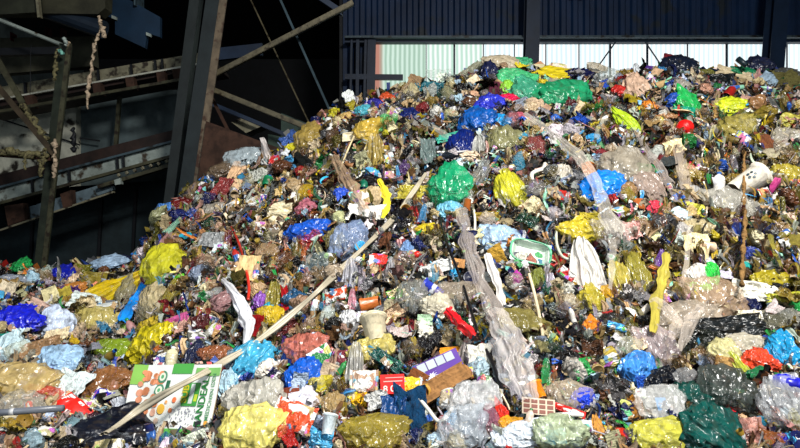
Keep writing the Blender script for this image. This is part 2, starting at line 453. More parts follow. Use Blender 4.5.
for a, b in ((114, 17), (148.5, 34)):
    slab('latch', [at(a - 2.5, b - 2, 11.25), at(a + 2.5, b, 11.25), at(a + 2.5, b + 3, 11.25), at(a - 2.5, b + 1, 11.25)], 0.04, m_grey, duct)
tag(MB().box(at(135, 5, 11.2), at(143, -6, 11.6)).build('floodlight_box', m_slate), 'small grey box mounted above the blue panel', 'box')
for k, (a, b) in enumerate(((10, 35), (45, 30), (60, 31))):
    tag(MB().box(at(a, b + 5, 11.8), at(a + 7, b, 12)).build('red_roller_guard', plain_mat('dull_red_paint', '#4a1418', 0.6, 0, 0.4, 5)), ['dull red guard nearest the picture edge under the hood', 'dull red guard in the middle under the drum', 'dull red guard beside the rag streamer'][k], 'guard')
tag(slab('hopper_plate', [at(0, 38, 11.9), at(92, 36, 11.9), at(94, 66, 11.9), at(0, 74, 11.9)], 0.2, plain_mat('olive_grey_plate', '#3c3c30', 0.8, 0, 0.4, 3)), 'dim olive plate behind the handrail above the upper conveyor', 'plate')
tag(MB().tube([at(-30, 8, 10), at(70, 48, 10)], 0.03, 8).build('handrail', m_grey), 'thin pale handrail sloping down to the olive post top', 'handrail')
tag(MB().bar(at(-20, 53, 10.6), at(64, 51, 10.6), 0.12, 0.12).build('cross_beam', m_black), 'black horizontal beam behind the olive post', 'beam')

# posts and braces
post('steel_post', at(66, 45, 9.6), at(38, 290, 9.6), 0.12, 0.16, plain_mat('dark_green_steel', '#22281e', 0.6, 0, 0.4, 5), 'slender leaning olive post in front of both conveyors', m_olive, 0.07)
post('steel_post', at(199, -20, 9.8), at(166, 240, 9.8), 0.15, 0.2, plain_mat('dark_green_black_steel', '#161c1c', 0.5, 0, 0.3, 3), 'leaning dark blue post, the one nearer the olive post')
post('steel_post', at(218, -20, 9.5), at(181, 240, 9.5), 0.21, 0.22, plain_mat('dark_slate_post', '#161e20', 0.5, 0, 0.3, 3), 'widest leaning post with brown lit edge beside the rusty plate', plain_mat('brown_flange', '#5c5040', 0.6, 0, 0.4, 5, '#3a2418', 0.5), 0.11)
def brace(a, b, w, Y, mat, label, nm='brace'):
    if w > 0.04:
        m = MB().bar(at(*a, Y), at(*b, Y), w, 0.02); m.bar(at(*a, Y) + Vector((0, w/2, -w/2)), at(*b, Y) + Vector((0, w/2, -w/2)), 0.02, w)
    else:
        m = MB().tube([at(*a, Y), at(*b, Y)], w / 2, 6)
    tag(m.build(nm, mat), label, 'brace')
m_br = plain_mat('grimy_angle_iron', '#524c3a', 0.5, 0.2, 0.4, 6, '#2c2418', 0.4)
brace((214, 74), (353, 2), 0.07, 9.6, m_br, 'long angle iron brace rising from the brown edged post towards the roof')
brace((212, 89), (312, 129), 0.07, 9.7, m_br, 'bright angle iron brace falling from the brown edged post to the heap')
brace((276, -10), (333, 118), 0.04, 9.9, m_slate, 'steep thin brace crossing the long angle iron brace')
brace((246, -10), (310, 125), 0.025, 10.2, m_br, 'thinnest steep rod behind the crossing brace')
brace((208, 102), (292, 137), 0.06, 10.4, m_frame, 'dim lower brace parallel to the bright one')
brace((211, 96), (229, 132), 0.05, 10.0, m_rust, 'short rusty strut above the rusty plate')
brace((312, -8), (342, 12), 0.09, 10.6, m_frame, 'stub of dark brace near the roof')
tag(slab('rusty_plate', [at(206, 121, 9.3), at(214, 124, 9.3), at(290, 152, 9.3), at(290, 260, 9.3), at(186, 260, 9.3)], 0.1, m_rust), 'rust brown steel plate rising behind the heap beside the posts', 'plate')
tag(slab('machine_casing', [at(281, 113, 10.6), at(309, 124, 10.6), at(309, 150, 10.6), at(281, 150, 10.6)], 0.6, plain_mat('dark_green_casing', '#22342c', 0.6, 0, 0.3, 3)), 'dark green machine casing just above the heap shoulder', 'machine')
tag(slab('machine_casing', [at(268, 134, 10.3), at(292, 139, 10.3), at(292, 165, 10.3), at(268, 160, 10.3)], 0.5, plain_mat('dark_green_box', '#26382e', 0.6, 0, 0.3, 3)), 'smaller dark green casing sunk behind the rusty plate', 'machine')
tag(slab('duct', [at(216, 48, 11.8), at(262, 43, 11.8), at(262, 55, 11.8), at(216, 60, 11.8)], 0.1, m_frame), 'dim grey duct seen behind the long angle brace', 'duct')
tag(slab('grey_crate', [at(231, 122, 10.6), at(246, 116, 10.6), at(262, 126, 10.6), at(246, 133, 10.6)], 0.4, m_grey2), 'small pale crate in the gloom above the rusty plate', 'crate')

# braces heavy with caught debris, lower corner of the gantry
def ragged(name, pts, r, mat, label, seed, cat='debris', n=9):
    g = random.Random(seed); P = []
    for i in range(len(pts) - 1):
        for k in range(10):
            P.append(Vector(pts[i]).lerp(Vector(pts[i+1]), k / 10) + Vector([g.uniform(-r, r) * 0.4 for _ in range(3)]))
    P.append(Vector(pts[-1]))
    R = [r * g.uniform(0.25, 1.0) for _ in P]; R[-1] = r * 0.4
    tag(MB().tube(P, R, n).build(name, mat, None, True), label, cat)
ragged('rag_streamer', [at(99, 16, 9.4), at(101, 28, 9.4), at(94, 45, 9.4), at(92, 66, 9.4), at(88, 88, 9.4), at(88, 109, 9.4)], 0.035, m_debris, 'long pinkish rag streamer dangling from the machine hood', 3, 'rag')
ragged('hanging_rag', [at(102, 25, 9.38), at(104, 38, 9.38)], 0.04, m_debris, 'short pale rag hooked beside the long streamer', 4, 'rag')
ragged('hanging_rag', [at(57, 50, 9.4), at(55, 64, 9.4), at(55, 80, 9.4)], 0.04, m_debris2, 'olive grey rag hanging at the top of the olive post', 5, 'rag')
ragged('film_scrap', [at(59, 50, 9.35), at(63, 54, 9.35)], 0.035, plain_mat('aqua_scrap', '#78b8a8', 0.5), 'tiny aqua scrap snagged at the olive post top', 6, 'film')
ragged('caught_tissue', [at(64, 38, 9.4), at(66, 46, 9.4)], 0.035, m_grey, 'white tissue caught on the handrail end', 16, 'rag')
ragged('caught_tissue', [at(69, 42, 9.52), at(68, 48, 9.52)], 0.03, m_debris, 'beige tissue caught atop the olive post', 17, 'rag')
brace((-8, 50), (30, 116), 0.09, 9.5, m_olive, 'upper debris strewn diagonal brace of the gantry')
brace((-6, 82), (54, 154), 0.08, 9.3, plain_mat('brown_grimy_brace', '#3c3224', 0.7, 0, 0.4, 5), 'lower rusty diagonal brace of the gantry meeting the olive post')
ragged('caught_debris', [at(-5, 150, 9.3), at(20, 153, 9.3), at(48, 156, 9.3)], 0.07, m_debris2, 'matted debris lying along the low gantry beam', 7)
ragged('caught_debris', [at(22, 104, 9.35), at(34, 122, 9.35), at(48, 146, 9.35)], 0.07, m_debris2, 'matted debris clinging to the gantry diagonal', 8)
ragged('hanging_rag', [at(25, 152, 9.25), at(25, 170, 9.25)], 0.03, m_debris2, 'short yellowish rag hanging from the low gantry beam', 9, 'rag')
ragged('hanging_rag', [at(45, 150, 9.25), at(42, 162, 9.25), at(39, 176, 9.25)], 0.06, m_debris2, 'broad olive rag hanging beside the olive post', 10, 'rag')
ragged('hanging_rag', [at(55, 140, 9.25), at(55, 160, 9.25), at(53, 178, 9.25)], 0.05, m_debris, 'pale rag wrapped around the olive post', 11, 'rag')
ragged('hanging_rag', [at(74, 128, 9.6), at(74, 152, 9.6)], 0.06, m_black, 'black rag hanging between the olive post and the far partition', 12, 'rag')
ragged('cable', [at(31, 45, 10), at(30, 95, 10)], 0.008, m_black, 'thin cable hanging from the handrail', 13, 'cable', 5)
tag(MB().bar(at(-10, 153, 9.4), at(52, 158, 9.4), 0.09, 0.12).build('cross_beam', m_rust), 'low rusty gantry beam carrying matted debris', 'beam')

tag(MB().bar(at(120, 92, 12.4), at(116, 145, 12.4), 0.07, 0.07).build('steel_stanchion', m_olive), 'thin stanchion standing between the two conveyors', 'post')
# ------------------------------------------------------------------ the body of the heap
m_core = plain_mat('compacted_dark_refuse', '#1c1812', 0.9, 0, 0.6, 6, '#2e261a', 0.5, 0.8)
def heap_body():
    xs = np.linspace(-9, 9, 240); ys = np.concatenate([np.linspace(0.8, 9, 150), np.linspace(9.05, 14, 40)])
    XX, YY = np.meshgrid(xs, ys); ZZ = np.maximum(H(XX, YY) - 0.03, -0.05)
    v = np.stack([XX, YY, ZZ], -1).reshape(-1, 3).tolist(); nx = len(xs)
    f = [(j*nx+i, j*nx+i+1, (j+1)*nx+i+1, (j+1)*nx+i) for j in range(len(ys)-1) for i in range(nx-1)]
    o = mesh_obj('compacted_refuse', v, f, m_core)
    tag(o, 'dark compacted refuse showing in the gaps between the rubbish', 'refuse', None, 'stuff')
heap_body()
# ------------------------------------------------------------------ the kinds of rubbish, in unit size (x across, y up the slope, z out)
def rg(v): return 1 - 2 * abs(noise.noise(v))
def ico(sub):
    bm = bmesh.new(); bmesh.ops.create_icosphere(bm, subdivisions=sub, radius=1.0)
    v = [x.co.copy() for x in bm.verts]; f = [tuple(q.index for q in p.verts) for p in bm.faces]; bm.free()
    return v, f
ICO = {s: ico(s) for s in (2, 3, 4, 5)}
def bag_v(seed, sub, amp=1.0, up=False):
    g = random.Random(seed); ga = math.pi / 2 if up else g.uniform(0, 6.28); gd = Vector((math.cos(ga), math.sin(ga), .25)).normalized(); pull = g.uniform(.08, .34); off = Vector((g.uniform(0, 90), g.uniform(0, 90), g.uniform(0, 90)))
    st = Vector((g.uniform(.7, 1.3), g.uniform(.7, 1.3), 1)); V = []
    for p in ICO[sub][0]:
        q = Vector((p.x * st.x, p.y * st.y, p.z))
        w = q + 0.5 * Vector((noise.noise(q * 1.3 + off), noise.noise(q * 1.3 + off + Vector((9, 0, 0))), noise.noise(q * 1.3 + off + Vector((0, 9, 0)))))
        d = 0.20 * noise.noise(w * 1.1 + off) + 0.13 * rg(w * 2.0 + off)
        d += 0.42 * max(0.0, rg(w * 1.5 + off + Vector((31, 7, 3))) - .45)
        if sub >= 3: d += 0.11 * rg(w * 4.2 + off)
        if sub >= 4: d += 0.055 * rg(w * 9 + off)
        hh = p.dot(gd); pe = (p - gd * hh); pe = pe.normalized() if pe.length > 1e-4 else gd
        if sub >= 3: d += (.05 + .13 * max(0, .5 + .5 * hh)) * rg(pe * 1.9 + gd * hh * .5 + off)
        tip = max(0.0, hh) ** 4
        r = 0.5 * (0.84 + amp * d)
        V.append((p - pe * (1 - hh * hh) ** .5 * .35 * tip) * r + gd * pull * tip)
    return V, ICO[sub][1]
def grid(nu, nv, fn):
    V = [fn(i / (nu - 1), j / (nv - 1)) for j in range(nv) for i in range(nu)]
    Fc = [(j*nu+i, j*nu+i+1, (j+1)*nu+i+1, (j+1)*nu+i) for j in range(nv-1) for i in range(nu-1)]
    return V, Fc
def sheet_v(seed, n, amp=1.0, ragged=0.12, fold=0.0):
    g = random.Random(seed); off = Vector((g.uniform(0, 90), g.uniform(0, 90), 3)); cu = g.uniform(-0.5, 0.5); cv = g.uniform(-0.5, 0.5); an = g.uniform(0, 3)
    def fn(u, v):
        x, y = u - .5, v - .5
        e = max(abs(x), abs(y)) * 2
        rr = 1 + ragged * 2 * noise.noise(Vector((math.atan2(y, x) * 1.4, 0, 0)) + off) * e
        q = Vector((x * 2.2, y * 2.2, 0)) + off
        z = amp * (0.17 * rg(q) + 0.12 * rg(q * 2.5) + 0.06 * rg(q * 5.5)) + cu * x * x * 1.5 + cv * y * y * 1.5
        a = x * math.cos(an) + y * math.sin(an)
        z += fold * abs(a) 
        return Vector((x * rr + 0.10 * amp * noise.noise(q * 1.5), y * rr + 0.10 * amp * noise.noise(q * 1.5 + Vector((7, 7, 7))), z))
    return grid(n, n, fn)
def drape_v(seed, n, top=0.35, folds=7):
    """hanging film: gathered at the top, pleated, wider below, ragged hem"""
    g = random.Random(seed); off = Vector((g.uniform(0, 90), 0, g.uniform(0, 90))); ph = g.uniform(0, 6)
    def fn(u, v):
        w = top + (1 - top) * (1 - v) ** 0.7
        hem = -0.5 + v + (1 - v) * 0.12 * noise.noise(Vector((u * 4, 0, 0)) + off)
        x = (u - .5) * w + 0.05 * noise.noise(Vector((u * 3, v * 3, 1)) + off)
        z = 0.16 * math.sin(u * folds * 6.28 / 2 + ph + 1.2 * noise.noise(Vector((0, v * 2, 0)) + off)) * (0.5 + 0.6 * (1 - v)) + 0.12 * rg(Vector((u * 3, v * 2, 0)) + off) + 0.25 * (1 - (2*u-1)**2)
        return Vector((x, hem, z - .1))
    return grid(n, n, fn)
def lathe_v(prof, n=20, squash=None, axis='y'):
    V = []; Fc = []
    for r, h in prof:
        for k in range(n):
            a = 2 * math.pi * k / n; p = Vector((math.cos(a) * r, h, math.sin(a) * r))
            if squash: p = squash(p)
            V.append(p)
    for i in range(len(prof) - 1):
        for k in range(n): Fc.append((i*n+k, i*n+(k+1) % n, (i+1)*n+(k+1) % n, (i+1)*n+k))
    Fc.append(tuple(range(n))); Fc.append(tuple((len(prof)-1)*n + k for k in range(n))[::-1])
    return V, Fc
def dent(seed, a=0.10):
    off = Vector((seed * 3.7, seed * 1.3, 0))
    def f(p):
        d = noise.noise(p * 3.2 + off); return Vector((p.x * (1 + a * 2 * d), p.y + a * 0.4 * noise.noise(p * 2 + off), p.z * (1 + a * 2 * d) + a * 0.5 * d))
    return f
def box_soft(w, h, d, n, seed, amp):
    """crushed box: subdivided faces dented by noise"""
    bm = bmesh.new(); bmesh.ops.create_cube(bm, size=1.0); bmesh.ops.subdivide_edges(bm, edges=bm.edges[:], cuts=n, use_grid_fill=True)
    off = Vector((seed * 5.1, 2, 7)); V = []
    for v in bm.verts:
        p = Vector((v.co.x * w, v.co.y * h, v.co.z * d)); q = p * 3 + off
        p += amp * Vector((noise.noise(q), noise.noise(q + Vector((9, 0, 0))), rg(q * 0.8) * .7)); p.x += 0.12 * amp / 0.06 * p.y * noise.noise(off); V.append(p)
    Fc = [tuple(x.index for x in f.verts) for f in bm.faces]; bm.free(); return V, Fc
def ribbon_v(pts, w, folds=3, n=9, seed=0, amp=1.0, up=Vector((0, -1, .35))):
    """long pleated film along a path; w: list of widths"""
    P = [Vector(p) for p in pts]; out = []
    # resample
    S = []
    for i in range(len(P) - 1):
        a = P[max(i-1, 0)]; b = P[i]; c = P[i+1]; d = P[min(i+2, len(P)-1)]
        for k in range(8):
            t = k / 8
            S.append((0.5 * ((2*b) + (c-a)*t + (2*a-5*b+4*c-d)*t*t + (3*b-a-3*c+d)*t*t*t), w[i] + (w[i+1]-w[i]) * t))
    S.append((P[-1], w[-1])); off = Vector((seed * 7.3, seed, 0)); m = len(S)
    def fn(u, v):
        i = min(m - 1, int(round(v * (m - 1)))); p, ww = S[i]
        t = (S[min(i+1, m-1)][0] - S[max(i-1, 0)][0]).normalized(); side = t.cross(up).normalized(); out_ = side.cross(t).normalized()
        if out_.y > 0: out_ = -out_
        x = (u - .5) * ww * (1 + 0.6 * noise.noise(Vector((v * m * .25, 0, 0)) + off)) + ww * 0.15 * noise.noise(Vector((v * m * .2, 5, 0)) + off)
        z = amp * ww * (0.06 * math.sin((u + .25 * noise.noise(Vector((u * 2.5, v * m * .12, 2)) + off)) * folds * 6.28 + 2 * noise.noise(Vector((v * m * .15, 9, 0)) + off)) + 0.20 * rg(Vector((u * 2.6, v * m * .12, 3)) + off) + .08 * rg(Vector((u * 5, v * m * .3, 8)) + off) + 0.25 * (1 - (2*u-1)**2))
        return p + side * x + out_ * z
    return grid(n, m, fn)

lib = bpy.data.collections.new('unlinked')
PROTO = {}
def link_family(root):
    col.objects.link(root)
def pr(name, vf, mat, parent=None, smooth=True, color=None, label=None):
    me = bpy.data.meshes.new(name); me.from_pydata([tuple(v) for v in vf[0]], [], vf[1])
    if smooth: me.polygons.foreach_set('use_smooth', [True] * len(me.polygons))
    me.materials.append(mat)
    o = bpy.data.objects.new(name, me)
    if color: o.color = color; o['keep'] = 1
    if parent: o.parent = parent
    if label: o['label'] = label
    return o
FAM = {}      # proto object -> its children (parts) and theirs
def fam(root, *kids): FAM[root.name] = list(kids); return root

def mk_bag(seed, sub, mat, name='plastic_bag', knot=False):
    r = pr(name, bag_v(seed, sub, 1.0, knot), M[mat])
    if not knot: return fam(r)
    g = random.Random(seed); kv = [Vector((p.x * .10, p.y * .13 + .46, p.z * .14)) + Vector((noise.noise(p * 3), noise.noise(p * 2), 0)) * .05 for p in ICO[2][0]]
    k = pr('knot', (kv, ICO[2][1]), M[mat])
    ears = []
    for s in (-1, 1):
        e = drape_v(seed + s, 8, .15, 3); e = ([Vector((p.x * .28 + s * .10, -(p.y) * .26 + .64, p.z * .3 + .04)) for p in e[0]], e[1]); ears.append(pr('handle_loop', e, M[mat]))
    return fam(r, k, *ears)
def mk_sheet(seed, n, mat, name='plastic_sheet', amp=1.0, fold=0.0): return fam(pr(name, sheet_v(seed, n, amp, .12, fold), M[mat]))
def mk_drape(seed, n, mat, name='hanging_film', folds=7): return fam(pr(name, drape_v(seed, n, .35, folds), M[mat]))
def mk_bottle(seed, parts=True, mat='solid'):
    g = random.Random(seed); R = .17 + .05 * g.random(); sh = .18 + .1 * g.random()
    prof = [(R*.85,-.5),(R,-.47),(R,-.2),(R*.9,-.1),(R,0),(R,sh),(R*.8,sh+.07),(R*.38,sh+.17),(R*.34,.42)]
    r = pr('plastic_bottle', lathe_v(prof, 18, dent(seed)), M[mat])
    if not parts: return fam(r)
    cap = pr('bottle_cap', lathe_v([(R*.42,.40),(R*.45,.41),(R*.45,.49),(R*.3,.5)], 14), M['solid'], color=lin(g.choice(['#e8e8e8','#2060b0','#c82020','#208040','#e0e0e0'])))
    lab = pr('bottle_label', lathe_v([(R*1.02,-.3),(R*1.06,-.29),(R*1.06,.05),(R*1.02,.06)], 18, dent(seed)), M['print'], color=lin(g.choice(['#d8d8d8','#3060a8','#b83028','#a0b0b8'])))
    return fam(r, cap, lab)
def mk_can(seed, parts=True):
    g = random.Random(seed); R = .27
    r = pr('drink_can', lathe_v([(R*.8,-.5),(R,-.44),(R,-.15),(R*.9,0),(R,.15),(R,.42),(R*.82,.48)], 18, dent(seed, .14)), M['metal'])
    if not parts: return fam(r)
    return fam(r, pr('can_lid', lathe_v([(R*.8,.47),(R*.84,.5),(R*.75,.5),(R*.7,.485)], 18), M['metal'], color=lin('#b8bcc0')))
def mk_tub(seed, parts=True, mat='solid'):
    g = random.Random(seed)
    prof = [(.34,-.5),(.37,-.48),(.45,.38),(.50,.39),(.50,.46),(.46,.46),(.44,.40),(.34,-.40),(.02,-.42)]
    r = pr('plastic_tub', lathe_v(prof, 24, dent(seed, .05)), M[mat])
    if not parts: return fam(r)
    return fam(r, pr('rim', lathe_v([(.49,.42),(.53,.43),(.53,.5),(.49,.5)], 24, dent(seed, .05)), M[mat]))
def mk_carton(seed, parts=True, mat='print'):
    r = pr('carton', box_soft(.96, .9, .5, 5, seed, .07), M[mat], smooth=False)
    if not parts: return fam(r)
    fl = sheet_v(seed, 8, .4, .05); fl = ([Vector((p.x * .9, p.y * .25 + .55, p.z * .3 + .12)) for p in fl[0]], fl[1])
    return fam(r, pr('flap', fl, M[mat], smooth=False))
def mk_wrapper(seed, parts=True, mat='print'):
    off = Vector((seed * 2.1, 0, 5))
    def top(u, v):
        x, y = u - .5, v - .5; e = (1 - (2*x)**4) * (1 - (2*y)**2)
        q = Vector((x * 3, y * 2, 0)) + off; return Vector((x * .84, y * (1 - .12 * abs(math.sin(x * 5))), .26 * max(e, 0) ** .5 + .09 * rg(q * 1.4) * (.3 + max(e, 0)) + .04 * rg(q * 4)))
    a = grid(18, 14, top); b = ([Vector((p.x, p.y, -p.z * .6)) for p in a[0]], a[1]); n = len(a[0])
    r = pr('food_wrapper', (a[0] + b[0], a[1] + [tuple(i + n for i in q[::-1]) for q in a[1]]), M[mat])
    if not parts: return fam(r)
    seals = []
    for s in (-1, 1):
        def fn(u, v, s=s): return Vector((s * (.42 + .1 * u), (v - .5) * (.9 + .1 * u), .025 * math.sin(v * 60) + .05 * noise.noise(Vector((v * 4, s, 0)) + off)))
        seals.append(pr('end_seal', grid(3, 24, fn), M[mat]))
    return fam(r, *seals)
def mk_tray(seed, mat='solid'):
    def fn(u, v):
        x, y = u - .5, v - .5; e = max(abs(x), abs(y)) * 2
        z = 0.28 * min(1, max(0, (e - .7) / .18)); z += .06 * noise.noise(Vector((x * 4 + seed, y * 4, 0)))
        return Vector((x, y, z))
    return fam(pr('plastic_tray', grid(18, 18, fn), M[mat], smooth=False))
def mk_lid(seed): return fam(pr('plastic_disc', [( [Vector((p.x, p.z, p.y)) for p in a], b) for a, b in [lathe_v([(.44,-.12),(.5,-.1),(.5,.1),(.46,.14),(.42,.10),(.05,.08)], 20, dent(seed, .03))]][0], M['solid']))
def mk_ball(seed): return fam(pr('ball', ([v * .5 * (1 + .05 * noise.noise(v * 2)) for v in ICO[3][0]], ICO[3][1]), M['solid']))
def mk_card(seed, n=7): return fam(pr('cardboard_piece', box_soft(1, .9, .06, 4, seed, .07), M['card'], smooth=False))
def mk_tube(seed, mat='solid'): return fam(pr('plastic_tube', lathe_v([(.20,-.5),(.22,-.49),(.22,.47),(.16,.5),(.14,.3),(.02,.3)], 14, dent(seed, .05)), M[mat]))
def mk_stick(seed):
    g = random.Random(seed); m = MB().tube([(0,-.5,0),(g.uniform(-.1,.1),-.1,.05),(g.uniform(-.1,.1),.2,.0),(g.uniform(-.1,.1),.5,0)], .04, 6); return fam(pr('drinking_straw', (m.v, m.f), M['solid']))
def mk_strip(seed, mat='film'):
    g = random.Random(seed); pts = [Vector((g.uniform(-.25, .25), -.5 + i / 4, g.uniform(-.15, .15))) for i in range(5)]
    v, f = ribbon_v(pts, [g.uniform(.1, .28) for _ in pts], 1.5, 6, seed, 1.2, Vector((0.05, .02, 1)))
    return fam(pr('film_strip', (v, f), M[mat]))

BIG = {
 'B': [mk_bag(100+i, 4, 'film', knot=(i % 3 == 0)) for i in range(9)],
 'V': [mk_bag(200+i, 4, 'veil', knot=(i == 2)) for i in range(6)],
 'C': [mk_bag(300+i, 4, 'clear') for i in range(5)],
 'K': [mk_bag(400+i, 4, 'film', knot=True) for i in range(4)],
 'N': [mk_bag(500+i, 4, 'veil', knot=True) for i in range(3)],
 'S': [mk_sheet(600+i, 26, 'film') for i in range(6)],
 'G': [mk_sheet(700+i, 26, 'clear') for i in range(5)],
 'Z': [mk_sheet(800+i, 20, 'paper', 'paper_sheet', .8, .2) for i in range(5)],
 'R': [mk_sheet(900+i, 26, 'cloth', 'cloth_rag', 1.3) for i in range(5)],
 'P': [mk_drape(1000+i, 24, 'film') for i in range(4)],
 'Q': [mk_drape(1100+i, 24, 'veil') for i in range(4)],
 'b': [mk_bottle(1200+i) for i in range(4)],
 't': [mk_tub(1300+i) for i in range(3)],
 'c': [mk_can(1400+i) for i in range(3)],
 'x': [mk_carton(1500+i) for i in range(4)],
 'X': [mk_carton(1550+i, True, 'card') for i in range(3)],
 'w': [mk_wrapper(1600+i) for i in range(5)],
 'y': [mk_tray(1700+i) for i in range(2)],
 'l': [mk_lid(1800+i) for i in range(2)],
 'o': [mk_ball(1900)],
 'k': [mk_card(2000+i) for i in range(4)],
 'T': [mk_tube(2100+i) for i in range(2)],
 'i': [mk_strip(2200+i) for i in range(4)],
}
CAT = {'B': 'bag', 'V': 'bag', 'C': 'bag', 'K': 'bag', 'N': 'bag', 'S': 'plastic sheet', 'G': 'plastic sheet', 'Z': 'paper', 'R': 'cloth', 'P': 'plastic film', 'Q': 'plastic film',
 'b': 'bottle', 't': 'tub', 'c': 'can', 'x': 'carton', 'X': 'carton', 'w': 'wrapper', 'y': 'tray', 'l': 'lid', 'o': 'ball', 'k': 'cardboard', 'T': 'tube', 'i': 'film strip'}
DEPTH = {'B': .75, 'V': .75, 'C': .7, 'K': .75, 'N': .75, 'S': .6, 'G': .6, 'Z': .5, 'R': .6, 'P': .7, 'Q': .7, 'b': 0, 't': 0, 'c': 0, 'x': .8, 'X': .8, 'w': .7, 'y': .7, 'l': 1, 'o': 0, 'k': .8, 'T': 0, 'i': .8}
NAMES = {'t': 'plastic_tub'}

def place(proto, name, p, basis, scale, color, coll=col):
    """the thing and each of its parts copied and linked"""
    o = proto.copy(); o.name = name or proto.name
    o.matrix_world = Matrix.Translation(p) @ basis.to_4x4() @ Matrix.Diagonal((*scale, 1))
    o.color = color; coll.objects.link(o)
    for ch in FAM[proto.name]:
        c = ch.copy(); c.name = ch.name.split('.')[0]; c.parent = o
        if 'keep' in c: del c['keep']
        else: c.color = color
        coll.objects.link(c)
    return o
def frame_at(n, px, rot, tilt=0.75):
    """how a thing lies: leaning on the slope, turned by rot"""
    z = (n + Vector((0, -tilt, 0.0))).normalized()
    x = Vector((1, 0, 0)); y = z.cross(x).normalized(); x = y.cross(z).normalized()
    B = Matrix((x, y, z)).transposed()
    return B @ Matrix.Rotation(math.radians(rot), 3, 'Z')

OCC = []      # (px, py, radius, short) of the things placed by hand, for telling the small ones where they lie
def boost(h, g=1.0): return lin(h, g)
GAIN = 1.1
def near_cam(p, d):
    v = Vector((0, 0, EYE)) - p; return p + v.normalized() * d
def item(code, px, py, w, h, rot, hexc, short, rest='', proud=0.9, name=None):
    strong = code[0] == '!'; code = code[-1]
    p, n, Y = spot(px, py)
    B = frame_at(n, px, rot)
    k = Y / F; W, Hh = w * k, h * k
    if code in 'btTci':                # long axis y; round section
        r = {'b': .42, 't': 1.0, 'T': .44, 'c': .54, 'i': .7}[code]
        if h >= w: L, D = Hh, W / r
        else: L, D = W, Hh / r; B = B @ Matrix.Rotation(math.radians(90), 3, 'Z')
        s = (D, L, D)
    elif code == 'o': s = (W, W, W)
    else: s = (W * 1.15, Hh * 1.2, min(W, Hh) * DEPTH[code] * (1.0 if code not in 'SGZR' else 1.3))
    zax = B.col[2]
    d = s[2] * 0.5 * proud
    pr_ = BIG[code][rnd.randrange(len(BIG[code]))]
    if strong: d = max(d, s[2] * .8)
    d += .085 if code in 'SGZkxXwyTblti' else .05
    sh_ = 1 - d / max(1, p.length)
    hexg = GAIN * (1.35 if code in 'CG' else 1.12 if code in 'VNQ' else 1)
    o = place(pr_, name, near_cam(p, d), B, tuple(q * sh_ for q in s), boost(hexc, hexg))
    o['label'] = (short + ' ' + rest).strip(); o['category'] = CAT[code]
    if code == 'b':
        for ch in o.children:
            if ch.name.startswith('bottle_label'):
                ch.material_slots[0].link = 'OBJECT'; ch.material_slots[0].material = M['solid']; ch.color = tuple(q * .8 for q in boost(hexc)[:3]) + (1,)
    OCC.append((px, py, 0.5 * math.sqrt(w * h), short, max(w, h), w, h, rot))
    return o
